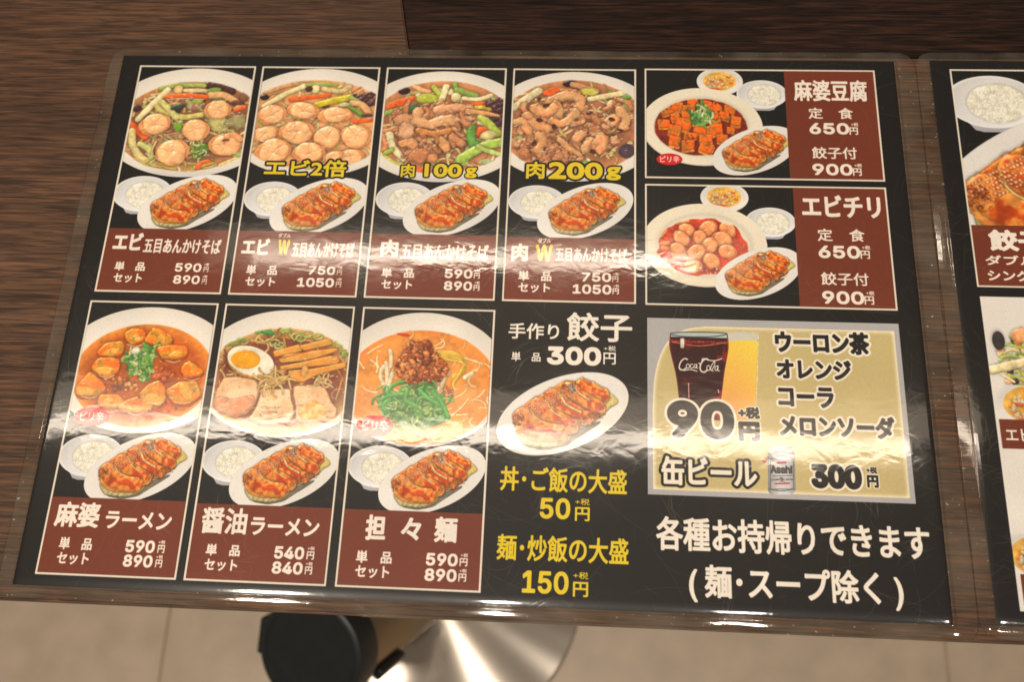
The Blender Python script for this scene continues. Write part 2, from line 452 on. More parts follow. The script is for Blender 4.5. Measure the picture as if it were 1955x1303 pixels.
def bowl(n, tag, out, soup, paint, broth, rim=(238, 233, 222), broth_edge=None):
    """A round bowl cropped by its panel. out/soup: cx, cy, rx, ry in zoom pixels."""
    x0, x1, y0, y1 = panel_xy(n); b = 0.95
    x0 += b; x1 -= b; y0 -= b; y1 += b
    cx, cy = mm(tag, out[0], out[1]); k = abs(mm(tag, out[0] + 50, out[1])[0] - cx) / 50
    rx = out[2] * k; ry = (mm(tag, out[0], out[1] - out[3])[1] - mm(tag, out[0], out[1] + out[3])[1]) / 2
    cy = (mm(tag, out[0], out[1] - out[3])[1] + mm(tag, out[0], out[1] + out[3])[1]) / 2
    cv = Canvas(x0 - 1, x1 + 1, cy + ry + 1, cy - ry - 1, S, rim, tag)
    # porcelain: soft inner slope, bluish below
    Y, X = np.mgrid[0:cv.h, 0:cv.w]
    q = np.sqrt((((X / S + cv.x0) - cx) / rx) ** 2 + (((cv.yt - Y / S) - cy) / ry) ** 2)
    cv.c *= (1.0 - 0.05 * np.clip((q - 0.8) * 5, 0, 1) + 0.02 * nz(80, cv.h, cv.w))[..., None]
    lowr = np.clip((Y / cv.h - 0.9) * 10, 0, 1)[..., None]
    cv.c = cv.c * (1 - lowr * 0.5) + np.array([190, 190, 205]) / 255 * lowr * 0.5
    scx, scy = cv.pt(soup[0], soup[1]); f = cv.sc(soup[0], soup[1])
    ty = cv.pt(soup[0], soup[1] - soup[3])[1]; by = cv.pt(soup[0], soup[1] + soup[3])[1]
    scy = (ty + by) / 2; sry = (by - ty) / 2; srx = soup[2] * f
    q = np.sqrt(((X - scx) / srx) ** 2 + ((Y - scy) / sry) ** 2)
    keep = cv.c.copy()
    m = np.clip((1 - q) * 40, 0, 1)[..., None]
    tint = np.array(broth, float) / 255; be = np.array(broth_edge or [min(255, c * 1.4 + 30) for c in broth]) / 255
    e = np.clip((q - 0.78) / 0.22, 0, 1)[..., None]
    br = tint * (1 - e) + be * e
    br = br * (1 + 0.35 * nz(32, cv.h, cv.w) + 0.2 * nz(8, cv.h, cv.w))[..., None]
    cv.c = cv.c * (1 - m) + br * m
    ins = lambda x, y: ((cv.pt(x, y)[0] - scx) / srx) ** 2 + ((cv.pt(x, y)[1] - scy) / sry) ** 2 < 0.86
    paint(cv, ins)
    cv.finish()
    for _ in range(45):
        tx, ty2 = rng.uniform(0, cv.w), rng.uniform(0, cv.h)
        if ((tx - scx) / srx) ** 2 + ((ty2 - scy) / sry) ** 2 > .85: continue
        a_ = rng.uniform(-.6, .6); L_ = rng.uniform(1.5, 5); tg, cv.tag = cv.tag, None
        pl = [((tx + L_ * k_) / S + cv.x0, cv.yt - (ty2 + a_ * L_ * k_ - .1 * k_ * k_ * L_) / S) for k_ in (-1, 0, 1)]
        cv.line(pl, rng.uniform(.10, .2), H=0, col=(255, 236, 208), shadow=0, var=0, edge=0); cv.tag = tg
    m2 = np.clip((1.0 - q) * 30 + 0.5, 0, 1)[..., None]
    cv.c = keep * (1 - m2) + cv.c * m2
    P = clip_rect(ellipse_pts(cx, cy, rx, ry, n=96), x0, x1, y1, y0)
    blit(cv, P)
    SHAPES.setdefault(n, []).append(('noodle_bowl_picture', P, None))

GREENS = [(164, 178, 92), (206, 204, 124), (112, 146, 66), (226, 214, 152), (190, 168, 104)]
CARROT = (226, 84, 34)

def veg_base(cv, ins, x0, x1, y0, y1, n=60):
    strands(cv, n, x0, x1, y0, y1, 260, 13, [(190, 140, 84), (214, 188, 116), (166, 160, 86), (150, 104, 66), (224, 204, 152), (204, 168, 104)], ins, shadow=0.35)
    bits(cv, n // 2, x0, x1, y0, y1, 20, 50, GREENS + [(70, 40, 30)], ins)

def pic1(cv, ins):
    veg_base(cv, ins, 80, 1400, 230, 1150, 70)
    cv.line([(940, 240), (1080, 265), (1200, 310)], 45, col=(55, 30, 30), gloss=1.0)
    cv.line([(440, 280), (620, 240), (900, 245)], 28, col=(150, 165, 80))
    cv.ell(625, 290, 50, 60, 0, H=8, col=(228, 190, 120)); cv.line([(700, 300), (900, 300), (950, 320)], 24, col=(225, 200, 140))
    cv.ell(1010, 300, 80, 40, 10, H=6, col=(115, 150, 60)); cv.line([(980, 350), (1120, 350), (1250, 420)], 45, col=(222, 165, 105), taper=.2)
    cv.ell(1270, 430, 70, 30, 0, H=6, col=(95, 40, 35), gloss=.8); cv.ell(1330, 370, 50, 60, 30, H=5, col=(110, 70, 50))
    cv.line([(390, 460), (440, 520), (560, 560), (700, 590), (880, 560)], 34, col=(205, 190, 100)); cv.line([(440, 420), (520, 500), (600, 590)], 36, col=(215, 205, 120))
    cv.ell(620, 480, 80, 35, 15, H=4, col=(35, 50, 40), gloss=1); cv.ell(800, 460, 85, 65, 0, H=8, col=(190, 175, 120), col2=(140, 90, 80))
    cv.ell(830, 420, 60, 30, 0, H=6, col=(140, 160, 60))
    cv.line([(490, 365), (700, 350), (920, 368)], 30, col=CARROT, gloss=.7, spline=False); cv.line([(490, 395), (700, 385), (900, 398)], 5, col=(240, 220, 190))
    cv.line([(515, 290), (350, 440), (190, 610)], 36, col=(228, 212, 150), gloss=.5, spline=False)
    cv.poly([(100, 610), (210, 700), (320, 810), (250, 840), (150, 760), (95, 700)], col=CARROT, H=7, gloss=.7)
    cv.line([(120, 740), (130, 880), (200, 1010), (290, 1080)], 42, col=(215, 195, 125)); cv.line([(210, 880), (300, 930), (330, 1020)], 35, col=(185, 185, 105))
    cv.ell(170, 490, 60, 40, 0, H=7, col=(45, 28, 30), gloss=1)
    cv.poly([(560, 660), (680, 640), (650, 780), (600, 770)], col=(100, 145, 45), H=5)
    strands(cv, 14, 380, 640, 760, 880, 200, 10, [(200, 170, 110), (170, 120, 80)], None, curl=.2)
    cv.ell(1060, 660, 110, 100, 0, H=6, col=(185, 175, 100), rough=.2); cv.ell(1250, 640, 110, 80, 20, H=7, col=(150, 140, 90), rough=.3)
    cv.ell(870, 930, 95, 80, 0, H=8, col=(95, 130, 45), rough=.35); strands(cv, 18, 750, 900, 880, 1000, 120, 8, [(150, 180, 70), (70, 110, 40), (220, 220, 170)], None)
    cv.poly([(1210, 490), (1370, 450), (1360, 500), (1220, 545)], col=CARROT, H=8, gloss=.8)
    cv.poly([(760, 1160), (870, 1060), (960, 1040), (1010, 1100), (900, 1140), (800, 1170)], col=CARROT, H=8, gloss=.8)
    strands(cv, 20, 250, 900, 1080, 1160, 150, 9, [(190, 160, 80), (170, 170, 80)], None, curl=.3)
    cv.line([(1080, 1110), (1180, 1070), (1250, 1040)], 28, col=(225, 190, 110))
    for x, y, rx, ry, a in [(370, 668, 182, 130, -12), (812, 722, 162, 134, 12), (1050, 510, 158, 116, 0), (560, 965, 196, 162, -8), (1132, 885, 190, 142, 0)]:
        prawn(cv, x, y, rx, ry, a)
    cv.ell(1138, 838, 40, 18, 5, H=-3, col=(120, 60, 44), shadow=.3); cv.line([(1150, 790), (1230, 780), (1295, 825)], 34, col=(238, 150, 96), gloss=.6, shadow=.5)

def pic2(cv, ins):
    veg_base(cv, ins, 60, 1350, 200, 1100, 60)
    cv.line([(150, 310), (350, 250), (500, 220)], 30, col=(200, 140, 90)); cv.line([(130, 470), (350, 340), (570, 250)], 32, col=(230, 215, 150), spline=False)
    cv.line([(600, 235), (760, 225), (920, 240)], 20, col=(140, 165, 70)); cv.ell(690, 280, 45, 55, 0, H=8, col=(235, 215, 150))
    cv.line([(780, 280), (950, 305), (1060, 260)], 30, col=(225, 195, 130)); cv.ell(620, 280, 40, 35, 0, H=3, col=(60, 35, 30))
    for _ in range(24): cv.ell(rng.uniform(1060, 1330), rng.uniform(330, 460), 45, 25, rng.uniform(0, 90), H=5, col=(58, 32, 34), gloss=1.0, rough=.3)
    cv.poly([(400, 375), (860, 320), (870, 365), (400, 425)], col=CARROT, H=7, gloss=.6, bevel=2)
    cv.line([(700, 455), (830, 420), (960, 390), (1060, 370)], 40, col=(205, 180, 40), gloss=.7)
    cv.line([(1080, 380), (1140, 410), (1170, 430)], 28, col=(140, 165, 90)); cv.line([(1060, 470), (1130, 520), (1200, 570)], 28, col=(95, 130, 50))
    cv.line([(1090, 430), (1190, 450), (1260, 530)], 40, col=(225, 165, 105)); cv.ell(1000, 450, 60, 30, 10, H=7, col=(190, 190, 130))
    cv.ell(140, 370, 50, 35, 0, H=6, col=(25, 20, 22), gloss=1); cv.ell(1250, 565, 60, 22, 0, H=5, col=(70, 35, 40), gloss=1)
    cv.poly([(1060, 610), (1310, 595), (1310, 635), (1070, 660)], col=CARROT, H=7, gloss=.8, bevel=2)
    for x, y, rx, ry, a in [(560, 515, 175, 100, -8), (900, 565, 185, 90, 5), (220, 560, 160, 115, 10), (150, 765, 145, 90, 15), (490, 745, 190, 135, 0),
                            (820, 810, 150, 135, 20), (1130, 790, 170, 135, -10), (230, 960, 195, 145, 15), (620, 970, 170, 120, 0), (1080, 1010, 130, 90, 0), (880, 1010, 110, 60, 20)]:
        prawn(cv, x, y, rx * 1.07, ry * 1.08, -a)

MEAT = [(226, 162, 112), (214, 146, 98), (236, 178, 130), (192, 120, 76), (206, 136, 92)]

def meat_folds(cv, spots, r0=40, r1=85, n=60):
    for _ in range(n):
        x, y, sx, sy = spots[rng.randint(len(spots))]
        px, py = x + rng.normal() * sx * .45, y + rng.normal() * sy * .45
        r = rng.uniform(r0, r1); c = MEAT[rng.randint(5)]
        if rng.rand() < .6:
            a = rng.uniform(0, 6.28); da = rng.uniform(-1.2, 1.2); pts = [(px, py)]
            for j in range(3):
                px += r * .8 * math.cos(a); py += r * .6 * math.sin(a); a += da; pts.append((px, py))
            cv.line(pts, r * .42, col=c, col2=(170, 98, 62), gloss=.6, shadow=.6, taper=.2, cell=8, var=.25, rough=.3)
        else:
            cv.ell(px, py, r, r * .7, rng.uniform(0, 180), H=9, col=c, rough=.35, gloss=.6, shadow=.6, cell=8, col2=(160, 90, 56))

def pic3(cv, ins):
    veg_base(cv, ins, 80, 1330, 230, 1150, 80)
    cv.ell(290, 300, 65, 45, 0, H=8, col=(35, 20, 22), gloss=.9)
    cv.line([(380, 240), (480, 290), (560, 310)], 28, col=(225, 165, 110)); cv.ell(540, 380, 130, 65, 5, H=9, col=(175, 185, 60), rough=.2)
    cv.line([(610, 260), (660, 320), (700, 390)], 30, col=(170, 185, 70)); cv.line([(840, 230), (850, 300)], 28, col=(110, 160, 50)); cv.line([(860, 290), (980, 330), (1060, 350)], 36, col=(130, 160, 70))
    cv.poly([(90, 460), (200, 400), (420, 350), (430, 380), (260, 470), (90, 505)], col=CARROT, H=6, gloss=.6)
    cv.line([(930, 380), (1100, 390), (1230, 350)], 26, col=(235, 215, 160)); cv.poly([(700, 440), (1180, 415), (1190, 450), (740, 475)], col=CARROT, H=5, bevel=2)
    cv.poly([(720, 225), (790, 235), (710, 480), (640, 470)], col=(238, 225, 165), H=8, gloss=.5, bevel=3); cv.ell(850, 370, 55, 60, 0, H=9, col=(235, 215, 150))
    cv.line([(1000, 490), (1150, 475), (1230, 500)], 24, col=(220, 185, 60)); cv.ell(380, 490, 80, 50, 25, H=6, col=(50, 80, 40)); cv.line([(100, 540), (210, 500)], 30, col=(130, 165, 70))
    for _ in range(26): cv.ell(rng.uniform(1200, 1350), rng.uniform(400, 700), 50, 28, rng.uniform(0, 90), H=5, col=(56, 30, 34), gloss=1.0, rough=.3)
    cv.line([(1120, 590), (1200, 650), (1300, 760)], 45, col=(165, 185, 70), gloss=.6); cv.poly([(1060, 770), (1090, 690), (1210, 690), (1140, 780), (1080, 800)], col=CARROT, H=8, gloss=.8)
    cv.ell(1200, 780, 90, 55, 10, H=8, col=(215, 200, 130)); cv.line([(1010, 700), (1020, 850), (1100, 900)], 50, col=(90, 150, 60)); cv.line([(1330, 860), (1150, 900), (900, 1040)], 60, col=(150, 185, 70), gloss=.6)
    cv.line([(1090, 900), (1200, 950), (1330, 990)], 30, col=(175, 195, 100)); cv.poly([(1050, 1090), (1150, 1040), (1230, 1030), (1220, 1110)], col=(150, 170, 110), H=5)
    cv.line([(130, 770), (160, 900), (280, 1040)], 48, col=(228, 212, 160), taper=.3); cv.line([(60, 780), (90, 900), (60, 950)], 26, col=(210, 130, 80)); cv.line([(40, 1000), (150, 1080), (260, 1120)], 40, col=(200, 195, 90))
    cv.line([(90, 970), (160, 940)], 26, col=(140, 165, 60))
    meat_folds(cv, [(600, 720, 330, 260), (650, 560, 260, 100), (330, 700, 150, 150), (450, 950, 180, 120), (720, 880, 180, 90), (880, 600, 150, 100)], 44, 92, 80)
    cv.line([(440, 520), (430, 620), (560, 660), (800, 600)], 62, rough=.28, col=(222, 158, 108), gloss=.6, shadow=.6)
    cv.line([(640, 500), (850, 470), (1000, 500)], 52, rough=.28, col=(218, 150, 105), gloss=.5, shadow=.6); cv.line([(980, 520), (1150, 540), (1310, 570)], 40, col=(216, 148, 95), taper=.6, shadow=.6)
    cv.line([(450, 730), (600, 760), (780, 730)], 44, rough=.28, col=(200, 120, 65), gloss=.5, shadow=.7, cell=4); cv.line([(700, 830), (740, 930)], 45, rough=.28, col=(212, 145, 88), shadow=.7)
    cv.line([(800, 800), (920, 870)], 40, rough=.28, col=(205, 130, 85), shadow=.7); cv.line([(270, 880), (340, 850), (400, 880)], 46, rough=.28, col=(212, 140, 90), shadow=.7)
    cv.ell(450, 1000, 120, 90, 10, H=10, col=(196, 118, 74), rough=.25, gloss=.5, cell=4); cv.ell(600, 1030, 60, 70, 0, H=8, col=(200, 125, 80), rough=.2)
    cv.ell(280, 610, 110, 70, 20, H=10, col=(214, 145, 98), rough=.2); cv.ell(310, 730, 90, 90, 0, H=9, col=(220, 160, 115), rough=.2)
    cv.line([(500, 1150), (430, 1180)], 40, col=CARROT)

def pic4(cv, ins):
    veg_base(cv, ins, 60, 1330, 230, 1100, 60)
    cv.ell(660, 220, 70, 42, 10, H=8, col=(34, 20, 26), gloss=.9); cv.line([(700, 230), (850, 270), (950, 310)], 36, col=(205, 140, 95))
    cv.poly([(340, 330), (480, 260), (720, 280), (700, 320), (450, 360)], col=CARROT, H=6); cv.ell(880, 310, 110, 45, -5, H=7, col=(200, 190, 80), rough=.2)
    cv.line([(880, 390), (1100, 350), (1280, 320)], 34, col=(232, 210, 150)); cv.line([(60, 480), (180, 400), (330, 300)], 45, col=(215, 200, 150)); cv.line([(1190, 420), (1300, 360)], 32, col=(90, 130, 50))
    cv.ell(1120, 440, 60, 50, 30, H=8, col=(238, 205, 140))
    cv.ell(1280, 950, 90, 90, 0, H=3, col=(60, 45, 55), gloss=.7)
    meat_folds(cv, [(300, 600, 280, 180), (650, 480, 300, 160), (1050, 600, 280, 180), (250, 850, 220, 130), (600, 900, 300, 110), (1050, 850, 200, 130), (500, 1020, 350, 60)], 42, 88, 120)
    for P, r in [([(480, 400), (620, 350), (780, 400), (760, 470)], 60), ([(520, 440), (560, 540), (480, 560)], 55), ([(480, 620), (560, 650), (660, 610), (730, 520)], 58),
                 ([(290, 500), (420, 540), (480, 480)], 62), ([(200, 560), (300, 680), (420, 700)], 52), ([(830, 940), (850, 870), (920, 850), (960, 930)], 48),
                 ([(960, 850), (1010, 790), (1040, 880), (990, 950)], 48), ([(1060, 620), (1120, 580), (1180, 600), (1130, 660)], 30), ([(560, 830), (660, 920), (760, 980)], 40),
                 ([(340, 780), (370, 860), (320, 930)], 50), ([(1200, 500), (1280, 600), (1240, 700)], 55), ([(740, 820), (800, 760)], 52), ([(80, 640), (170, 640), (220, 740)], 50)]:
        cv.line(P, r, col=(234, 170, 112), gloss=.6, shadow=.6, col2=(210, 134, 84), cell=16, rough=.28, var=.2)
    for x, y in [(410, 460), (880, 540), (1120, 610), (500, 690), (1215, 735), (920, 960), (340, 620), (280, 870)]:
        cv.ell(x, y, 38, 24, rng.uniform(0, 180), H=-6, col=(70, 32, 26), shadow=0)

def spring_onion(cv, x, y, rx, ry, n=60, L=90, r=13):
    for _ in range(n):
        a = rng.uniform(0, 6.28); d = math.sqrt(rng.rand())
        px, py = x + rx * d * math.cos(a), y + ry * d * math.sin(a)
        a = rng.uniform(0, 6.28); c = [(70, 140, 52), (104, 164, 64), (46, 104, 42), (150, 180, 84), (200, 212, 150)][rng.randint(5)]
        pts = [(px, py)]
        for j in range(3):
            px += L / 3 * math.cos(a); py += L / 3 * math.sin(a); a += rng.uniform(-.6, .6); pts.append((px, py))
        cv.line(pts, r * rng.uniform(.5, 1.1), col=c, gloss=.4, shadow=.4)

def tofu(cv, x, y, w, h, rot, top=(232, 130, 36), side=(196, 84, 22), dep=.3, gloss=.6):
    a = math.radians(rot); c, s_ = math.cos(a), math.sin(a)
    Q = [(x + u * w * c - v * h * s_, y + u * w * s_ + v * h * c) for u, v in ((-.5, -.5), (.5, -.5), (.5, .5), (-.5, .5))]
    Q = [(px + rng.uniform(-.08, .08) * w, py + rng.uniform(-.08, .08) * h) for px, py in Q]
    D = [(px, py + h * dep) for px, py in Q]
    low = sorted(range(4), key=lambda i: Q[i][1])
    hull = Q + D
    cx, cy = sum(p[0] for p in hull) / 8, sum(p[1] for p in hull) / 8
    H_ = convex(hull)
    cv.poly(H_, H=7, col=side, bevel=2, var=.3, gloss=gloss, shadow=.6, cell=8)
    cv.poly(Q, H=10, col=top, bevel=2, var=.35, col2=(206, 70, 18), gloss=gloss, shadow=0, cell=16, lift=1)

def convex(P):
    P = sorted(P)
    def half(P):
        o = []
        for p in P:
            while len(o) > 1 and (o[-1][0] - o[-2][0]) * (p[1] - o[-2][1]) - (o[-1][1] - o[-2][1]) * (p[0] - o[-2][0]) <= 0: o.pop()
            o.append(p)
        return o
    a, b = half(P), half(P[::-1]); return a[:-1] + b[:-1]

def pic7(cv, ins):
    bits(cv, 50, 150, 1200, 280, 1050, 6, 14, [(190, 70, 20), (220, 120, 40), (110, 40, 15)], ins)
    T = [(300, 430, 0, [(290, 460), (370, 380), (510, 365), (545, 430), (500, 490), (400, 500), (320, 490)]),
         (0, 0, 0, [(530, 300), (600, 262), (700, 270), (722, 320), (690, 370), (590, 400), (550, 360)]),
         (0, 0, 0, [(705, 370), (780, 258), (860, 280), (955, 360), (900, 400), (800, 400)]),
         (0, 0, 0, [(810, 420), (920, 400), (1075, 410), (1065, 490), (990, 530), (860, 520)]),
         (0, 0, 0, [(1005, 610), (1060, 530), (1130, 560), (1215, 630), (1180, 670), (1050, 680)]),
         (0, 0, 0, [(255, 610), (300, 520), (430, 498), (500, 540), (480, 620), (400, 680), (310, 660)]),
         (0, 0, 0, [(120, 760), (235, 640), (330, 700), (375, 780), (300, 830), (160, 860), (125, 830)]),
         (0, 0, 0, [(310, 900), (330, 825), (480, 830), (525, 890), (500, 950), (360, 950)]),
         (0, 0, 0, [(480, 930), (560, 870), (700, 830), (770, 830), (775, 960), (640, 990), (520, 965)]),
         (0, 0, 0, [(640, 840), (740, 740), (830, 695), (890, 770), (880, 880), (820, 930), (770, 850)]),
         (0, 0, 0, [(885, 790), (1000, 715), (1165, 700), (1175, 830), (1080, 905), (950, 890), (900, 840)])]
    for _, _, _, P in T:
        mx_, my_ = sum(p[0] for p in P) / len(P), sum(p[1] for p in P) / len(P)
        P = [(mx_ + (p[0] - mx_) * 1.06 * rng.uniform(.86, 1.12), my_ + (p[1] - my_) * 1.06 * rng.uniform(.86, 1.12)) for p in P]
        cx = sum(p[0] for p in P) / len(P); cy = sum(p[1] for p in P) / len(P)
        cv.poly([(x, y + 18) for x, y in P], H=8, col=(170, 66, 14), bevel=4, gloss=.7, shadow=.7)
        cv.poly(P, H=12, col=(240, 148, 40), col2=(206, 84, 20), bevel=5, var=.3, gloss=.8, shadow=.2, cell=16, rough=.05, lift=1)
        a_ = P[rng.randint(len(P))]; b_ = P[(P.index(a_) + len(P) // 2) % len(P)]
        cv.poly([a_, (cx + rng.uniform(-20, 20), cy + rng.uniform(-20, 20)), b_] + [p for p in P if (p[0] - a_[0]) * (b_[1] - a_[1]) - (p[1] - a_[1]) * (b_[0] - a_[0]) > 0][:2], H=3, col=(248, 178, 72), col2=(236, 130, 40), bevel=6, var=.3, gloss=.8, shadow=0, cell=8, lift=1)
        cv.line([(cx - 70, cy + 70), (cx, cy + 88), (cx + 60, cy + 70)], 4, col=(255, 225, 190), shadow=0)
    bits(cv, 34, 420, 640, 690, 800, 9, 24, [(200, 110, 40), (150, 70, 25), (230, 150, 70), (110, 45, 20)], None, H=3)
    bits(cv, 20, 800, 940, 600, 700, 12, 34, [(200, 80, 30), (170, 50, 20)], None, H=3)
    spring_onion(cv, 650, 545, 115, 90, 110, 62, 12)
    spring_onion(cv, 760, 430, 40, 45, 16, 60, 12); spring_onion(cv, 700, 660, 45, 40, 14, 50, 12)
    cv.ell(625, 450, 40, 30, 30, H=7, col=(225, 230, 195))

def pic8(cv, ins):
    strands(cv, 90, 80, 1280, 240, 800, 240, 9, [(205, 165, 90), (180, 130, 65), (160, 100, 50), (120, 60, 35)], ins, shadow=.4, curl=1.0)
    for x, y in [(240, 340), (310, 345), (600, 360), (640, 385), (800, 305), (840, 320), (900, 280), (1000, 300), (1230, 400), (1180, 370)]:
        a0 = rng.uniform(0, 360); pts = [(x + 45 * math.cos(math.radians(a0 + t)), y + 28 * math.sin(math.radians(a0 + t))) for t in range(0, 330, 40)]
        cv.line(pts, 9, col=(150, 165, 80), gloss=.5)
    cv.ell(540, 268, 65, 22, -8, H=6, col=(50, 130, 50), gloss=.7); cv.ell(450, 265, 35, 18, 0, H=4, col=(90, 130, 50)); cv.ell(700, 255, 60, 22, 5, H=5, col=(120, 150, 55)); cv.ell(1240, 470, 30, 30, 0, H=5, col=(120, 150, 70))
    cv.ell(200, 370, 90, 22, 12, H=3, col=(120, 130, 50), rough=.3)
    # bamboo shoots
    for P in [[(580, 440), (830, 375), (860, 440), (600, 500), (590, 470)], [(820, 390), (1110, 320), (1140, 380), (870, 440)], [(630, 520), (700, 470), (1180, 410), (1190, 440), (900, 530), (660, 550)],
              [(640, 580), (900, 530), (1120, 480), (1210, 520), (1180, 560), (800, 600), (660, 620)], [(720, 620), (960, 600), (1260, 540), (1260, 590), (1000, 660), (860, 730), (770, 720), (730, 670)]]:
        cv.poly(P, H=9, col=(224, 152, 66), col2=(206, 126, 48), bevel=3, var=.12, gloss=.5, shadow=.6, cell=16)
    cv.line([(880, 600), (870, 640)], 30, col=(226, 160, 80)); cv.line([(640, 510), (900, 445), (1160, 400)], 4, col=(185, 80, 25), shadow=0); cv.line([(860, 525), (960, 510), (1080, 480)], 4, col=(190, 80, 25), shadow=0)
    # egg
    cv.ell(380, 552, 232, 136, -18, H=9, col=(220, 140, 60), shadow=.7, flat=.5); cv.ell(378, 528, 228, 132, -18, H=4, col=(246, 238, 210), shadow=0, flat=2, edge=.06, var=.02)
    cv.ell(330, 515, 136, 88, -5, H=4, col=(240, 160, 28), col2=(228, 136, 18), shadow=.15, flat=2, edge=.12, gloss=.5)
    # pork slices
    def pork(P, cx, cy):
        cv.poly(P, H=8, col=(186, 112, 62), bevel=3, shadow=.7, gloss=.4)
        Q = [(cx + (x - cx) * .95, cy + (y - cy) * .94 - 4) for x, y in P]
        cv.poly(Q, H=6, col=(240, 205, 158), col2=(222, 166, 116), bevel=4, var=.10, cell=32, gloss=.4, shadow=0, lift=1)
        for _ in range(26):
            u = rng.uniform(-.8, .8); v = rng.uniform(.0, .8)
            x, y = cx + u * 170, cy + v * 130
            cv.line([(x - 40, y + 4), (x, y), (x + 40, y + 6)], 3.5, col=[(205, 138, 92), (236, 200, 160), (190, 120, 80)][rng.randint(3)], shadow=0)
        bits(cv, 16, cx - 150, cx + 150, cy - 110, cy + 120, 3, 6, [(140, 70, 40)], None, shadow=0)
    pork([(770, 760), (1000, 745), (1080, 790), (1130, 920), (1180, 970), (1170, 1060), (1000, 1110), (800, 1100), (760, 900)], 970, 930)
    cv.poly([(800, 960), (960, 880), (1080, 960), (1060, 1060), (840, 1080)], H=2, col=(236, 160, 70), col2=(240, 190, 120), bevel=8, shadow=0, lift=1)
    pork([(480, 800), (620, 790), (750, 785), (790, 900), (780, 1070), (690, 1130), (480, 1120), (350, 1080), (430, 950)], 590, 950)
    cv.line([(755, 790), (760, 880), (785, 960), (775, 1070)], 12, col=(120, 62, 34), cell=4, shadow=.2)
    pork([(130, 680), (250, 672), (430, 705), (470, 780), (430, 920), (350, 1020), (240, 1060), (100, 1020), (25, 960), (60, 800)], 250, 860)
    cv.poly([(60, 840), (200, 880), (420, 830), (420, 920), (330, 1010), (220, 1040), (90, 1000), (30, 950)], H=3, col=(226, 160, 118), col2=(190, 110, 72), bevel=6, shadow=0, lift=1, var=.2)
    strands(cv, 30, 500, 720, 670, 770, 160, 9, [(220, 185, 110), (190, 140, 70)], None, curl=.5); strands(cv, 12, 980, 1080, 690, 750, 100, 9, [(210, 170, 100)], None)

def pic9(cv, ins):
    strands(cv, 60, 60, 1180, 300, 1150, 180, 8, [(250, 200, 124), (244, 172, 92), (252, 214, 152)], ins, shadow=.3, curl=.8, H=1.6)
    cv.ell(420, 275, 60, 14, -8, H=2, col=(200, 50, 20), shadow=0)
    for P in [[(300, 420), (310, 500), (300, 560)], [(265, 530), (275, 700), (240, 850)], [(240, 560), (215, 640), (250, 740)], [(330, 600), (290, 720), (270, 800)], [(220, 850), (215, 920), (235, 980)],
              [(700, 640), (740, 680), (700, 740)], [(820, 610), (770, 700), (740, 830)], [(760, 620), (720, 690), (610, 710)], [(730, 740), (745, 800), (740, 830)], [(960, 660), (1030, 620)], [(650, 690), (700, 700), (745, 660)]]:
        cv.line(P, 19, col=(240, 215, 170), gloss=.5, shadow=.35)
    for i in range(9):
        a = i * 11
        cv.line([(700 + a, 430 + i * 8), (860 + a, 430 + i * 12), (960 - a * .3, 500 + a), (960 - a, 600 + a), (860, 640 + a)], 11, col=(244, 190, 70), gloss=.4, shadow=.25)
    bits(cv, 50, 760, 850, 740, 830, 8, 18, [(200, 90, 50), (230, 150, 90)], None, H=3)
    for _ in range(270):
        t = rng.rand(); y = 350 + 390 * t; hw = 70 + 170 * min(1, t * 1.6) - 120 * max(0, t - .6) * 2
        x = 560 + rng.uniform(-1, 1) * hw + (20 if t > .3 else 0)
        r = rng.uniform(12, 34); c = [(196, 88, 38), (150, 58, 22), (222, 128, 62), (176, 74, 30), (206, 108, 48), (110, 36, 16)][rng.randint(6)]
        cv.ell(x, y, r, r * .75, rng.uniform(0, 180), H=6, col=c, rough=.45, gloss=.6, shadow=.55, cell=4)
    spring = [(52, 120, 50), (78, 144, 62), (112, 166, 76), (38, 92, 44), (146, 180, 90)]
    cv.poly([(260, 880), (430, 760), (700, 740), (760, 880), (820, 1040), (700, 1090), (420, 1080), (280, 980)], H=8, col=(50, 110, 45), bevel=8, shadow=.6, var=.3)
    for _ in range(150):
        x, y = rng.uniform(290, 720), rng.uniform(770, 1030)
        if x > 560 + (y - 700): continue
        a = rng.uniform(0, 6.28); da = rng.uniform(.35, .8) * (1 if rng.rand() < .5 else -1); pts = [(x, y)]
        for j in range(6):
            x += 36 * math.cos(a); y += 30 * math.sin(a); a += da; pts.append((x, y))
        cv.line(pts, rng.uniform(5, 11), col=spring[rng.randint(5)], gloss=.5, shadow=.4)
    for P in [[(200, 860), (300, 820), (420, 800)], [(280, 800), (320, 730), (420, 690)], [(560, 760), (640, 840), (740, 900)], [(450, 770), (440, 860), (540, 910)], [(680, 780), (760, 880), (820, 1010)], [(270, 980), (240, 900), (300, 850)]]:
        cv.line(P, 17, col=(64, 150, 60), gloss=.5, shadow=.5)

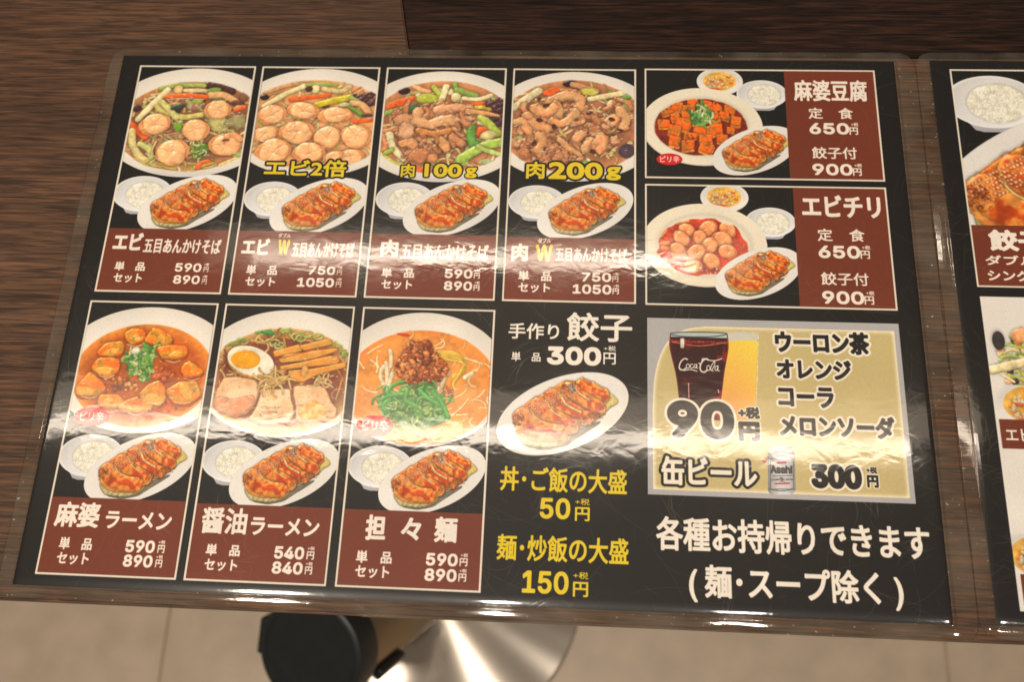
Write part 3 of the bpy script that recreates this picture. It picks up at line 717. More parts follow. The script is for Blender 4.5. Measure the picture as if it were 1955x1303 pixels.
def sprite_gyoza():
    x0, y1 = mm('G', 40, 1290); x1, y0 = mm('G', 1900, 60)
    cv = Canvas(x0, x1, y0, y1, 8.0, (234, 231, 226), 'G')
    h, w = cv.h, cv.w
    Y, X = np.mgrid[0:h, 0:w]
    cv.c *= (1 - .06 * (X / w) * (Y / h) + .02 * nz(80, h, w))[..., None]
    # cast shade below the dumplings on the plate print
    cv.poly([(400, 950), (520, 1110), (760, 1150), (1010, 1100), (1150, 1000), (1480, 790), (1640, 610), (1500, 740), (1240, 850), (1000, 900)], H=0, col=(120, 112, 96), bevel=9, shadow=0)
    side = (172, 162, 112)
    cv.poly([(1480, 420), (1600, 410), (1700, 510), (1680, 550), (1570, 610), (1490, 730), (1450, 640)], H=10, col=(222, 206, 140), col2=(196, 176, 96), bevel=7, shadow=.3)
    cv.poly([(360, 820), (372, 960), (470, 1085), (620, 1105), (760, 1120), (960, 1090), (1085, 1000), (1110, 860), (900, 760), (500, 740)], H=16, col=side, col2=(206, 198, 152), bevel=10, shadow=.5, var=.04)
    crust = [(315, 700), (420, 600), (560, 500), (720, 410), (880, 320), (960, 262), (1080, 245), (1180, 265), (1200, 215), (1222, 180), (1250, 235), (1320, 290), (1420, 340), (1520, 395), (1545, 470), (1530, 600), (1500, 700),
             (1400, 760), (1240, 830), (1130, 860), (1070, 950), (1000, 1015), (860, 1055), (640, 1050), (480, 1005), (375, 900), (335, 790)]
    cv.poly(crust, H=15, col=(226, 152, 72), col2=(206, 112, 50), bevel=8, var=.2, rough=.10, cell=16, gloss=.35, shadow=.3)
    inside = down(raster([np.array([cv.pt(*p) for p in crust])], w, h))
    edge = blur(inside, 10)
    red = np.clip((NZ[32][:h, :w] + .6 * NZ[16][:h, :w] + .35 * NZ[4][:h, :w]) * 3.0 + (edge - .72) * 2, 0, 1) * inside
    cv.c = cv.c * (1 - red[..., None] * .42) + np.array([158, 50, 20]) / 255 * red[..., None] * .42
    yl = np.clip((NZ[32][200:200 + h, 300:300 + w] + .7 * NZ[8][:h, :w]) * 2.6 - .25, 0, 1) * inside
    cv.c = cv.c * (1 - yl[..., None] * .7) + np.array([226, 172, 92]) / 255 * yl[..., None] * .7
    lowx, lowy = cv.pt(800, 900)
    lo = np.clip((Y - lowy) / 40 + .5, 0, 1) * inside
    cv.c = cv.c * (1 - lo[..., None] * .55) + np.array([220, 164, 88]) / 255 * lo[..., None] * .55
    # five dumplings, each its own golden ridge with a browned back, pale dough between them
    for P, r in [([(1225, 300), (1340, 350), (1500, 440)], 82), ([(1060, 350), (1230, 470), (1420, 610)], 98), ([(850, 450), (1040, 610), (1270, 730)], 104),
                 ([(660, 560), (830, 700), (1080, 830)], 104), ([(450, 710), (620, 860), (930, 930)], 118)]:
        cv.line(P, r, H=15, col=(228, 150, 72), core=(184, 68, 28), shadow=.75, lift=.8, cell=16, var=.10, gloss=.6, rough=.08, edge=.05)
    for P, r in [([(925, 395), (960, 470), (1010, 550), (1090, 600), (1200, 655)], 15), ([(745, 500), (800, 590), (860, 660), (960, 720)], 11), ([(1130, 385), (1210, 430), (1310, 500)], 14), ([(560, 640), (640, 740), (760, 800)], 8)]:
        cv.line(P, r, H=3, col=(222, 200, 140), shadow=.5, lift=1)
    for P in [[(1000, 330), (1060, 350), (1110, 380)]]:
        cv.line(P, 30, H=2, col=(150, 50, 26), shadow=0, lift=1, cell=4, var=.4)
    # lace of crisp batter along the top-left, with open holes
    a, b = np.array((325, 690)), np.array((1110, 262))
    for j in range(6):
        for i in range(36):
            t = (i + rng.uniform(-.3, .3) + .5 * (j % 2)) / 36
            p = a + (b - a) * t + np.array((.5, .87)) * (j * 27 + 12 + rng.uniform(-7, 7))
            if (j >= 4 and rng.rand() < .45) or rng.rand() < .06: continue
            k = rng.uniform(.7, 1.15)
            cv.ell(p[0], p[1], 16 * k, 12 * k, rng.uniform(0, 60), H=1, col=(196, 104, 52), shadow=0, lift=1)
            cv.ell(p[0], p[1], 8.5 * k, 6.5 * k, rng.uniform(0, 60), H=-.5, col=(238, 206, 168), shadow=0, lift=1, gloss=.1, edge=0)
    for _ in range(22): cv.ell(rng.uniform(1050, 1170), rng.uniform(265, 400), 15, 9, -40, H=-1, col=(246, 232, 214), shadow=.5)
    for _ in range(110):   # frayed crumbs along the lower right
        t = rng.rand(); p = np.array((1090, 830)) + (np.array((1500, 660)) - np.array((1090, 830))) * t + rng.normal(size=2) * (14, 30)
        cv.ell(p[0], p[1], rng.uniform(6, 13), rng.uniform(4, 8), rng.uniform(0, 180), H=4, col=[(232, 160, 80), (200, 104, 44), (246, 200, 130), (150, 90, 40)][rng.randint(4)], shadow=.4)
    for _ in range(60):
        p = (rng.uniform(330, 480), rng.uniform(680, 860))
        cv.ell(p[0], p[1], 10, 6, rng.uniform(0, 180), H=4, col=[(226, 140, 70), (190, 80, 36)][rng.randint(2)], shadow=.4)
    cv.poly([(1185, 300), (1200, 225), (1222, 182), (1245, 235), (1280, 290), (1400, 350), (1530, 420), (1500, 460), (1320, 420), (1220, 370)], H=12, col=(220, 92, 36), col2=(236, 140, 60), bevel=4, gloss=.5, shadow=.4)
    cv.finish(k=.42, gam=.97)
    cx, cy = mm('G', 972, 672)
    k = (mm('G', 1822, 672)[0] - mm('G', 125, 672)[0]) / 1697
    P = ellipse_pts(cx, cy, 895 * k, 482 * k, 23)
    q = down(raster([np.array([((x - cv.x0) * cv.S, (cv.yt - y) * cv.S) for x, y in P])], w, h))
    rimq = 1 - blur(q, 4)
    cv.c *= (1 - .35 * np.clip(rimq - .25, 0, 1))[..., None]
    cv.a = q
    return cv, (cx, cy), 1697 * k, (895 * k, 482 * k, 23)

def sprite_rice():
    cv = Canvas(-21, 21, 17, -17, 8.0, (236, 237, 238))
    h, w = cv.h, cv.w
    Y, X = np.mgrid[0:h, 0:w]; x = X / 8 - 21; y = 17 - Y / 8
    q = np.sqrt((x / 19.5) ** 2 + ((y - 2.2) / 12.6) ** 2)
    cv.c *= (1 - .12 * np.clip((q - .2), 0, 1) * np.clip(.5 + y / 10, 0, 1) - .10 * np.clip((-x) / 20, 0, 1))[..., None]
    rim = np.exp(-((q - .965) / .03) ** 2)
    cv.c = cv.c * (1 - rim[..., None] * .55) + np.array([250, 249, 246]) / 255 * rim[..., None] * .55
    out = np.clip((q - 1) * 30, 0, 1)          # the foot of the bowl under the rim
    cv.c = cv.c * (1 - out[..., None]) + np.array([208, 209, 220]) / 255 * (1 - .25 * np.clip(-y / 14, 0, 1))[..., None] * out[..., None]
    cv.ell(1.8, 1.6, 12.3, 9.2, 0, H=3, col=(240, 236, 212), shadow=.25, rough=.03, edge=.1, var=.05, gloss=.1)
    for _ in range(900):
        a = rng.uniform(0, 6.28); d = math.sqrt(rng.rand())
        px, py = 1.8 + 11.6 * d * math.cos(a), .8 + 8.6 * d * math.sin(a)
        b = rng.uniform(0, 3.14)
        l = .9
        top = math.sqrt(max(0, 1 - d * d))
        cv.line([(px, py + top * .6), (px + l * math.cos(b), py + l * math.sin(b) + top * .6)], .36, H=1.1, col=[(243, 240, 222), (248, 246, 234), (239, 235, 212)][rng.randint(3)], shadow=.03, gloss=.1, spline=False, edge=.1, lift=1)
    cv.z += 18 * np.sqrt(np.clip(1 - ((x - 1.8) / 12.5) ** 2 - ((y - 1.2) / 9.4) ** 2, 0, 1))
    cv.finish(k=.12, amb=.80, gam=.86)
    Pt = [p for p in ellipse_pts(0, 2.2, 19.5, 12.6, n=80)]
    low = [(-10.5, -8.7), (-8.5, -11.6), (-5, -12.6), (5, -12.6), (8.5, -11.6), (10.5, -8.7)]
    P = [p for p in Pt if not (p[1] < -8.4 and abs(p[0]) < 10.5)]
    P = sorted(P + low, key=lambda p: math.atan2(p[1] - 1, p[0]))
    q = down(raster([np.array([((a - cv.x0) * 8, (cv.yt - b) * 8) for a, b in P])], w, h)); cv.a = q
    return cv, (0, 0.9), 39.0, P

def sprite_soup():
    cv = Canvas(-18, 18, 14, -14, 8.0, (232, 228, 220))
    h, w = cv.h, cv.w
    Y, X = np.mgrid[0:h, 0:w]; x = X / 8 - 18; y = 14 - Y / 8
    q = np.sqrt((x / 16.5) ** 2 + (y / 11.5) ** 2); qs = np.sqrt(((x + .2) / 12) ** 2 + ((y - .3) / 8) ** 2)
    cv.c *= (1 - .12 * np.clip(1 - abs(q - .8) * 4, 0, 1) * np.clip(.5 + y / 8, 0, 1))[..., None]
    m = np.clip((1 - qs) * 25, 0, 1)[..., None]
    cv.c = cv.c * (1 - m) + np.array([232, 166, 62]) / 255 * (1 + .4 * nz(16, h, w)[..., None]) * m
    ins = lambda a, b: (a / 11) ** 2 + (b / 7.2) ** 2 < .8
    for _ in range(70):
        a, b = rng.uniform(-11, 11), rng.uniform(-7, 7)
        if ins(a, b): cv.ell(a, b, rng.uniform(.6, 1.8), rng.uniform(.4, 1.1), rng.uniform(0, 180), H=2, col=[(240, 190, 90), (236, 210, 150), (226, 150, 50)][rng.randint(3)], rough=.3, shadow=.15, gloss=.4)
    for a, b in [(-8, -1), (-5, 1.5), (-2.5, -2), (-7, -4), (-4, -4), (0, 2), (-1, -.5), (2, -3)]: tofu(cv, a, b, 2.6, 2.0, rng.uniform(0, 60), (246, 230, 190), (230, 200, 150), dep=-.3)
    for a, b in [(-6, -5.8), (-4, -6.2), (-2, -5.6), (0, 1.2), (7, -1), (5, 4), (-6.8, .5)]: cv.line([(a, b), (a + 1.8, b - .5)], .6, col=(214, 70, 34))
    cv.finish(k=.4)
    P = ellipse_pts(0, 0, 16.5, 11.5)
    cv.a = down(raster([np.array([((a - cv.x0) * 8, (cv.yt - b) * 8) for a, b in P])], w, h))
    return cv, (0, 0), 33.0, P

def stamp(sp, dst_c, width, clip):
    """Scale a sprite to a width (mm) about its anchor and paint it at dst_c inside clip (x0,x1,ytop,ybot)."""
    cv, anchor, sw, _ = sp
    k = width / sw
    x0, x1, yt, yb = clip
    gx0, gx1 = int((x0 - PX0) * S), int(math.ceil((x1 - PX0) * S)); gy0, gy1 = int((PY0 - yt) * S), int(math.ceil((PY0 - yb) * S))
    gx1 = min(gx1, TW); gy1 = min(gy1, TH)
    Y, X = np.mgrid[gy0:gy1, gx0:gx1]
    X = (X + .5) / S + PX0; Y = PY0 - (Y + .5) / S
    inside = (X > x0) & (X < x1) & (Y < yt) & (Y > yb)
    u = ((X - dst_c[0]) / k + anchor[0] - cv.x0) * cv.S - .5; v = (cv.yt - ((Y - dst_c[1]) / k + anchor[1])) * cv.S - .5
    ok = inside & (u > 0) & (v > 0) & (u < cv.w - 2) & (v < cv.h - 2)
    u = np.clip(u, 0, cv.w - 2); v = np.clip(v, 0, cv.h - 2)
    i, j = v.astype(int), u.astype(int); fv, fu = (v - i), (u - j)
    def samp(A):
        e = (...,) if A.ndim == 2 else (..., None)
        f1, f2 = fu[e], fv[e]
        return (A[i, j] * (1 - f1) + A[i, j + 1] * f1) * (1 - f2) + (A[i + 1, j] * (1 - f1) + A[i + 1, j + 1] * f1) * f2
    a = (samp(cv.a) * ok)[..., None]
    ART[gy0:gy1, gx0:gx1] = ART[gy0:gy1, gx0:gx1] * (1 - a) + samp(cv.c) * a
    return k

def outline_of(sp, dst_c, width, clip):
    cv, anchor, sw, shp = sp; k = width / sw
    if isinstance(shp, tuple): P = ellipse_pts(0, 0, shp[0] * k, shp[1] * k, shp[2]); P = [(x + dst_c[0], y + dst_c[1]) for x, y in P]
    else: P = [((x - anchor[0]) * k + dst_c[0], (y - anchor[1]) * k + dst_c[1]) for x, y in shp]
    x0, x1, yt, yb = clip
    return clip_rect(P, x0, x1, yb, yt)

GY, RI, SO = sprite_gyoza(), sprite_rice(), sprite_soup()

def put_sprite(n, name, sp, tag, c, wzoom, clip):
    cc = mm(tag, *c); k = abs(mm(tag, c[0] + 50, c[1])[0] - mm(tag, c[0] - 50, c[1])[0]) / 100
    stamp(sp, cc, wzoom * k, clip)
    SHAPES.setdefault(n, []).append((name, outline_of(sp, cc, wzoom * k, clip), None))

def band(n, x0, x1, y0, y1):
    fill([(x0, y0), (x1, y0), (x1, y1), (x0, y1)], BAND)
    SHAPES.setdefault(n, []).append(('caption_band', [(x0, y1), (x1, y1), (x1, y0), (x0, y0)], None))

def badge(n, tag, cx, cy, rx, ry):
    x, y = mm(tag, cx, cy); k = abs(mm(tag, cx + 50, cy)[0] - x) / 50
    P = ellipse_pts(x, y, rx * k, ry * k * 1.08, n=40); fill(P, (206, 34, 38))
    SHAPES.setdefault(n, []).append(('spicy_badge', P, None))
    text(tag, 'ピリ辛', (cx - rx * .72, cy + ry * .52), (cx + rx * .76, cy - ry * .54), (250, 225, 215), .05)

# --- dish panels
inner = {}
for n in (1, 2, 3, 4, 7, 8, 9): inner[n] = base_panel(n)
bowl(1, 'A', (760, 650, 960, 590), (740, 690, 800, 492), pic1, (126, 76, 48), broth_edge=(196, 120, 66))
bowl(2, 'B', (690, 650, 960, 588), (680, 668, 850, 492), pic2, (212, 136, 78), broth_edge=(224, 150, 90))
bowl(3, 'D3', (700, 690, 960, 600), (700, 695, 800, 508), pic3, (150, 88, 56), broth_edge=(206, 124, 72))
bowl(4, 'D4', (710, 690, 960, 595), (705, 690, 810, 512), pic4, (146, 84, 54), broth_edge=(206, 124, 72))
bowl(7, 'E7', (700, 620, 770, 545), (680, 665, 610, 450), pic7, (176, 66, 18), broth_edge=(226, 124, 36))
bowl(8, 'E8', (690, 650, 830, 590), (660, 715, 720, 495), pic8, (112, 48, 30), broth_edge=(226, 176, 90))
bowl(9, 'E9', (570, 680, 780, 600), (570, 745, 690, 515), pic9, (240, 136, 52), broth_edge=(240, 120, 40))
for n, tag, gc, gw, rc, rw, bt in [(1, 'Z1', (915, 788), 470, (693, 748), 290, (541, 908)), (2, 'Z2', (477, 783), 492, (240, 752), 296, (80, 905)), (3, 'Z2', (1151, 790), 492, (910, 755), 296, (745, 920)),
                                (4, 'Z3', (462, 790), 480, (220, 752), 284, (75, 918)), (7, 'L1', (602, 750), 462, (388, 705), 278, (228, 873)), (8, 'L2', (455, 752), 460, (237, 707), 276, (85, 879)), (9, 'L3', (438, 777), 456, (214, 730), 278, (66, 903))]:
    x0, x1, yt, yb = inner[n]; y_b = mm(tag, *bt)[1]
    put_sprite(n, 'rice_bowl_picture', RI, tag, rc, rw, (x0, x1, yt, y_b))
    put_sprite(n, 'dumpling_plate_picture', GY, tag, gc, gw, (x0, x1, yt, y_b))
    band(n, x0, x1, y_b, yb)

def set_panel(n, tag, plate, sauce, band_x, paint, broth, rc, rw, gc, gw, sc_, sw):
    x0, x1, yt, yb = base_panel(n); bx = mm(tag, *band_x)[0]
    clip = (x0, bx, yt, yb)
    put_sprite(n, 'soup_bowl_picture', SO, *sc_[:1], sc_[1], sw, clip)
    put_sprite(n, 'rice_bowl_picture', RI, rc[0], rc[1], rw, clip)
    cx, cy = mm(tag, plate[0], plate[1]); k = abs(mm(tag, plate[0] + 50, plate[1])[0] - cx) / 50
    rx, ry = plate[2] * k, (mm(tag, plate[0], plate[1] - plate[3])[1] - mm(tag, plate[0], plate[1] + plate[3])[1]) / 2
    cv = Canvas(x0 - 1, cx + rx + 1, cy + ry + 1, cy - ry - 1, S, (238, 230, 208), tag)
    Y, X = np.mgrid[0:cv.h, 0:cv.w]
    q0 = np.sqrt((((X / S + cv.x0) - cx) / rx) ** 2 + (((cv.yt - Y / S) - cy) / ry) ** 2)
    cv.c *= (1 - .08 * np.exp(-((q0 - .74) / .05) ** 2) - .25 * np.clip((q0 - .95) * 12, 0, 1) * (Y > cv.h * .6))[..., None]
    keep = cv.c.copy()
    sx, sy = cv.pt(sauce[0], sauce[1]); f = cv.sc(sauce[0], sauce[1]); srx = sauce[2] * f; sry = (cv.pt(sauce[0], sauce[1] + sauce[3])[1] - cv.pt(sauce[0], sauce[1] - sauce[3])[1]) / 2
    q = np.sqrt(((X - sx) / srx) ** 2 + ((Y - sy) / sry) ** 2) + sauce[4] * (NZ[32][:cv.h, :cv.w] + NZ[16][:cv.h, :cv.w])
    m = np.clip((1 - q) * 30, 0, 1)[..., None]
    cv.c = np.broadcast_to(np.array(broth) / 255, cv.c.shape) * (1 + .4 * nz(16, cv.h, cv.w) + .2 * nz(4, cv.h, cv.w))[..., None]
    cv.z += 3 * np.clip((1 - q) * 6, 0, 1)
    paint(cv)
    cv.finish()
    cv.c = keep * (1 - m) + cv.c * m
    cv.c = np.clip(cv.c, 0, 1)
    P = clip_rect(ellipse_pts(cx, cy, rx, ry, -2), clip[0], clip[1], clip[3], clip[2])
    blit(cv, P)
    SHAPES.setdefault(n, []).append(('main_plate_picture', P, None))
    put_sprite(n, 'dumpling_plate_picture', GY, gc[0], gc[1], gw, clip)
    fill([(bx, yt), (x1, yt), (x1, yb), (bx, yb)], BAND)
    SHAPES.setdefault(n, []).append(('caption_band', [(bx, yb), (x1, yb), (x1, yt), (bx, yt)], None))

def dish5(cv):
    bits(cv, 160, 120, 1150, 350, 980, 6, 14, [(90, 24, 14), (150, 50, 24), (60, 20, 14)], None)
    for x, y, w, h, r in [(550, 375, 130, 80, -8), (700, 400, 140, 80, 15), (370, 430, 130, 100, 10), (510, 450, 150, 70, -5), (260, 480, 130, 90, -15), (820, 450, 120, 100, 30), (970, 470, 130, 90, 15), (355, 550, 110, 90, -10),
                          (470, 520, 100, 80, 0), (910, 540, 120, 80, 20), (1040, 600, 120, 110, 5), (225, 625, 140, 90, 0), (440, 630, 170, 130, 20), (810, 590, 120, 110, 5), (620, 600, 140, 100, 10), (340, 700, 150, 110, 15),
                          (640, 690, 150, 110, 15), (800, 700, 170, 110, -15), (980, 700, 100, 60, 10), (520, 760, 160, 70, 5), (345, 820, 130, 110, 10), (700, 800, 170, 90, -5), (880, 800, 140, 90, 5), (490, 870, 150, 110, -2), (700, 900, 150, 120, 25), (780, 540, 120, 90, 0)]:
        tofu(cv, x, y, w, h, r, (226, 112, 36), (190, 108, 40), dep=.32)
    bits(cv, 60, 180, 1080, 380, 930, 7, 12, [(150, 36, 16), (110, 24, 12)], None, shadow=.1)
    spring_onion(cv, 640, 550, 110, 85, 60, 80, 15); spring_onion(cv, 650, 450, 25, 50, 8, 60, 12)

def dish6(cv):
    bits(cv, 60, 180, 1080, 340, 900, 14, 40, [(212, 58, 24), (226, 84, 36), (190, 40, 20)], None, H=2)
    cv.line([(180, 600), (260, 590)], 26, col=(232, 130, 80)); cv.line([(170, 520), (230, 450)], 26, col=(226, 110, 60)); cv.line([(200, 640), (290, 660)], 26, col=(226, 110, 60))
    cv.line([(350, 370), (470, 350)], 22, col=(236, 140, 80)); cv.line([(330, 720), (420, 700), (460, 740)], 40, col=(240, 160, 100))
    for x, y, R, a in [(460, 450, 100, 200), (690, 430, 115, 150), (900, 450, 115, 60), (400, 540, 110, 230), (600, 530, 95, 100), (840, 560, 125, 200), (360, 650, 90, 20), (700, 620, 115, 300), (570, 690, 120, 150), (900, 680, 110, 20), (730, 790, 115, 60), (530, 840, 110, 180)]:
        prawn(cv, x, y, R, R * .78, a, tint=.62, gloss=1.0)
    bits(cv, 14, 600, 790, 860, 920, 8, 20, [(250, 210, 180), (120, 20, 20)], None)

set_panel(5, 'F5', (650, 660, 690, 440), (635, 665, 535, 325, 0.02), (1607, 600), dish5, (104, 28, 18), ('Z4', (637, 215)), 254, ('Z4', (603, 488)), 432, ('Z4', (427, 145)), 230)
set_panel(6, 'F6', (650, 612, 680, 452), (620, 630, 500, 312, 0.10), (1640, 600), dish6, (196, 44, 22), ('Z4', (680, 852)), 252, ('Z4', (620, 1100)), 440, ('Z4', (450, 722)), 240)
# keep the bands upright: their left edge in sheet millimetres
# --- lone dumpling plate in the middle column
gc = mm('G', 972, 672)
stamp(GY, gc, GY[2], (200, 290, -100, -260))
SHAPES['plate'] = [('dumpling_plate_picture', outline_of(GY, gc, GY[2], (200, 290, -100, -260)), None)]

# --- drinks panel
def drinks():
    x0, x1, y0, y1 = panel_xy(10)
    cv = Canvas(x0, x1, y0, y1, S, (176, 176, 178), 'L5')
    h, w = cv.h, cv.w
    pts = [(82, 750), (80, 480), (85, 330), (115, 220), (170, 135), (250, 90), (340, 73), (700, 78), (1060, 88), (1080, 260), (1105, 500), (1134, 782), (600, 765)]
    P = np.array([cv.pt(*p) for p in pts])
    # straighten the sheet-aligned edges
    X = lambda x: (x - x0) * S
    P = np.array([(X(x0 + 2.4), h - 2.4 * S), (X(x0 + 2.4), h * .52), (X(x0 + 3.2), h * .36), (X(x0 + 6), h * .22), (X(x0 + 11), h * .12), (X(x0 + 18), h * .065), (X(x0 + 27), h * .045), (w - 2.4 * S, h * .045), (w - 2.4 * S, h - 2.4 * S)])
    Q = np.array(catmull([tuple(p) for p in P[1:7]], 8))
    P = np.vstack([P[:1], Q, P[7:]])
    c = down(raster([P], w, h))
    b = blur(c, 7)
    gold = np.array([200, 183, 128]) / 255; pale = np.array([244, 232, 200]) / 255
    t = np.clip((b - .55) / .42, 0, 1)[..., None]
    art = pale * (1 - t) + gold * t
    cv.c = cv.c * (1 - c[..., None]) + art * c[..., None]
    # glasses
    cv.tag = 'K'
    def glass(P, col): return down(raster([np.array([cv.pt(*p) for p in P])], w, h))
    Yg, Xg = np.mgrid[0:h, 0:w]
    og = glass([(540, 92), (560, 86), (760, 92), (775, 108), (752, 640), (745, 720), (480, 700), (480, 560), (560, 200)], 0)
    ty = cv.pt(650, 150)[1]; by = cv.pt(650, 700)[1]; cxp = cv.pt(600, 400)[0]
    t = np.clip((Yg - ty) / (by - ty), 0, 1)
    og = blur(og, 1)
    oc = np.stack([.95 + 0 * t, .81 - .15 * t + .05 * np.clip((Xg - cxp) / 60, 0, 1), .30 + .08 * t], -1)
    top = (Yg < ty + 2 * np.sin(Xg / 14.))
    oc = np.where(top[..., None], np.array([.80, .80, .76]), np.clip(oc, 0, 1))
    cv.c = cv.c * (1 - og[..., None] * .97) + oc * og[..., None] * .97
    cv.line([(545, 95), (650, 84), (770, 98)], 3, col=(225, 205, 140), shadow=0); cv.line([(772, 110), (760, 500), (745, 700)], 3, col=(240, 225, 170), shadow=0)
    cg = glass([(150, 96), (548, 100), (556, 205), (530, 360), (505, 560), (500, 720), (215, 700), (208, 540), (190, 400), (142, 200)], 0)
    cola = np.array([52, 14, 14]) / 255
    base = np.broadcast_to(cola, (h, w, 3)).copy()
    r = np.clip(NZ[32][:h, :w] * 3 + NZ[8][:h, :w] * 1.5 - .25, 0, 1)
    x1_, x2_ = cv.pt(142, 0)[0], cv.pt(556, 0)[0]; u = (Xg - x1_) / (x2_ - x1_)
    r = np.clip(r * (np.exp(-((u - .82) / .13) ** 2) * 1.3 + np.exp(-((u - .3) / .1) ** 2) * .5) + np.clip(abs(u - .5) - .42, 0, 1) * 3, 0, 1)
    base = base * (1 - r[..., None]) + np.array([178, 26, 34]) / 255 * r[..., None]
    yt_ = cv.pt(340, 160)[1]
    foam = np.exp(-((Yg - yt_) / 3.4) ** 2)
    base = base * (1 - foam[..., None] * .8) + (np.array([176, 40, 52]) / 255 * (1 + 1.6 * NZ[2][:h, :w])[..., None]) * foam[..., None] * .8
    empty = np.clip((cv.pt(340, 128)[1] - Yg) + .5, 0, 1)
    base = base * (1 - empty[..., None]) + np.array([176, 196, 196]) / 255 * empty[..., None]
    cv.c = cv.c * (1 - cg[..., None]) + base * cg[..., None]
    cv.line([(150, 98), (250, 90), (450, 92), (548, 102), (450, 122), (250, 122), (152, 108)], 3.4, col=(60, 66, 74), shadow=0)
    cv.line([(160, 160), (350, 188), (540, 165)], 4, col=(196, 110, 50), shadow=0)
    for P in [[(148, 100), (144, 200), (190, 400), (210, 560)], [(550, 105), (556, 205), (528, 370), (505, 560)]]: cv.line(P, 3.2, col=(120, 40, 30), shadow=0)
    cv.poly([(218, 135), (248, 135), (246, 205), (220, 205)], H=0, col=(206, 206, 196), bevel=1, shadow=0)
    cv.line([(276, 455), (278, 560)], 4, col=(222, 170, 180), shadow=0); cv.line([(486, 500), (490, 520)], 4, col=(250, 200, 200), shadow=0)
    for _ in range(50): cv.ell(rng.uniform(170, 520), rng.uniform(200, 560), 2, 2, 0, H=0, col=(190, 110, 110), shadow=0)
    # flowing script on the glass
    ink = (226, 224, 214)
    sc_ = lambda P, r: cv.line(P, r, H=0, col=ink, shadow=0, var=0, edge=0)
    for P, r in [([(268, 285), (250, 278), (225, 295), (210, 330), (215, 355), (240, 358), (258, 345)], 5), ([(215, 350), (240, 362), (290, 356), (335, 368)], 4),
                 ([(272, 315), (260, 325), (262, 342), (274, 345), (284, 330), (272, 315)], 3.5), ([(306, 318), (292, 320), (288, 338), (300, 346), (312, 338)], 3.5),
                 ([(332, 318), (318, 322), (315, 340), (326, 344), (334, 320), (334, 344), (342, 346)], 3.5), ([(350, 312), (354, 314)], 5),
                 ([(415, 285), (398, 280), (372, 300), (358, 335), (364, 366), (390, 374), (408, 358)], 5.5), ([(375, 300), (372, 285), (385, 278), (420, 290), (470, 292), (512, 278)], 4),
                 ([(418, 326), (406, 336), (408, 358), (420, 362), (430, 344), (418, 326)], 3.5), ([(436, 364), (432, 345), (450, 308), (462, 300), (458, 330), (442, 360), (452, 368)], 3.5),
                 ([(484, 330), (466, 336), (464, 358), (476, 362), (486, 332), (484, 362), (496, 366)], 3.5)]: sc_(P, r)
    # beer can
    cv.tag = 'L5'
    can = down(raster([np.array([cv.pt(*p) for p in [(552, 572), (560, 562), (640, 560), (650, 572), (655, 590), (660, 735), (650, 752), (640, 760), (560, 758), (548, 745), (546, 590)]])], w, h))
    xa, xb = cv.pt(545, 660)[0], cv.pt(660, 660)[0]; u = (Xg - xa) / (xb - xa)
    lum = .42 + .42 * np.sin(np.clip(u, 0, 1) * 3.14) ** .6 + .06 * nz(8, h, w)
    cc = np.stack([lum, lum, lum * 1.02], -1)
    cv.c = cv.c * (1 - can[..., None]) + cc * can[..., None]
    cv.line([(552, 590), (600, 583), (655, 592)], 2, col=(110, 110, 112), shadow=0); cv.line([(548, 735), (600, 742), (658, 735)], 2, col=(110, 110, 112), shadow=0)
    cv.line([(556, 612), (556, 735), (650, 735), (650, 612), (603, 596), (556, 612)], 1.3, col=(90, 90, 94), shadow=0, spline=False)
    cv.line([(585, 628), (620, 626)], 3, col=(190, 60, 60), shadow=0); cv.line([(575, 713), (632, 711)], 3, col=(190, 60, 60), shadow=0)
    cv.line([(565, 682), (645, 680)], 1.5, col=(90, 90, 90), shadow=0); cv.line([(562, 697), (588, 696)], 3.5, col=(120, 120, 124), shadow=0); cv.line([(620, 696), (646, 695)], 3.5, col=(120, 120, 124), shadow=0)
    cv.ell(532, 617, 9, 9, 0, H=0, col=(190, 60, 80), shadow=0); cv.line([(525, 612), (538, 616)], 2.4, col=(240, 230, 225), shadow=0)
    blit(cv, [(x0, y0), (x1, y0), (x1, y1), (x0, y1)])
    text('L5', 'Asahi', (556, 672), (646, 640), (58, 56, 58), .16, 'I')
    text('L5', '生', (592, 705), (616, 688), (60, 60, 64), .10)
    K_, W_ = (30, 28, 27), (240, 232, 214)
    for s, bl, tr in [('ウーロン茶', (577, 180), (955, 97)), ('オレンジ', (583, 284), (883, 212)), ('コーラ', (590, 400), (812, 322)), ('メロンソーダ', (597, 520), (1060, 442))]:
        text('L5', s, bl, tr, K_, .10, outline=(W_, .10), owner='d')
    text('L5', '90', (136, 526), (406, 380), K_, .16, 'I', outline=(W_, .07), owner='d')
    text('L5', '+税', (425, 448), (512, 402), K_, .12, outline=(W_, .09), owner='d'); text('L5', '円', (428, 540), (512, 462), K_, .16, outline=(W_, .07), owner='d')
    text('L5', '缶ビール', (112, 718), (500, 612), W_, .07, outline=(K_, .09), owner='d')
    text('L5', '300', (725, 732), (925, 638), K_, .18, 'I', outline=(W_, .09), owner='d')
    text('L5', '+税', (947, 672), (990, 646), K_, .10, outline=(W_, .10), owner='d'); text('L5', '円', (952, 730), (995, 680), K_, .12, outline=(W_, .09), owner='d')
drinks()

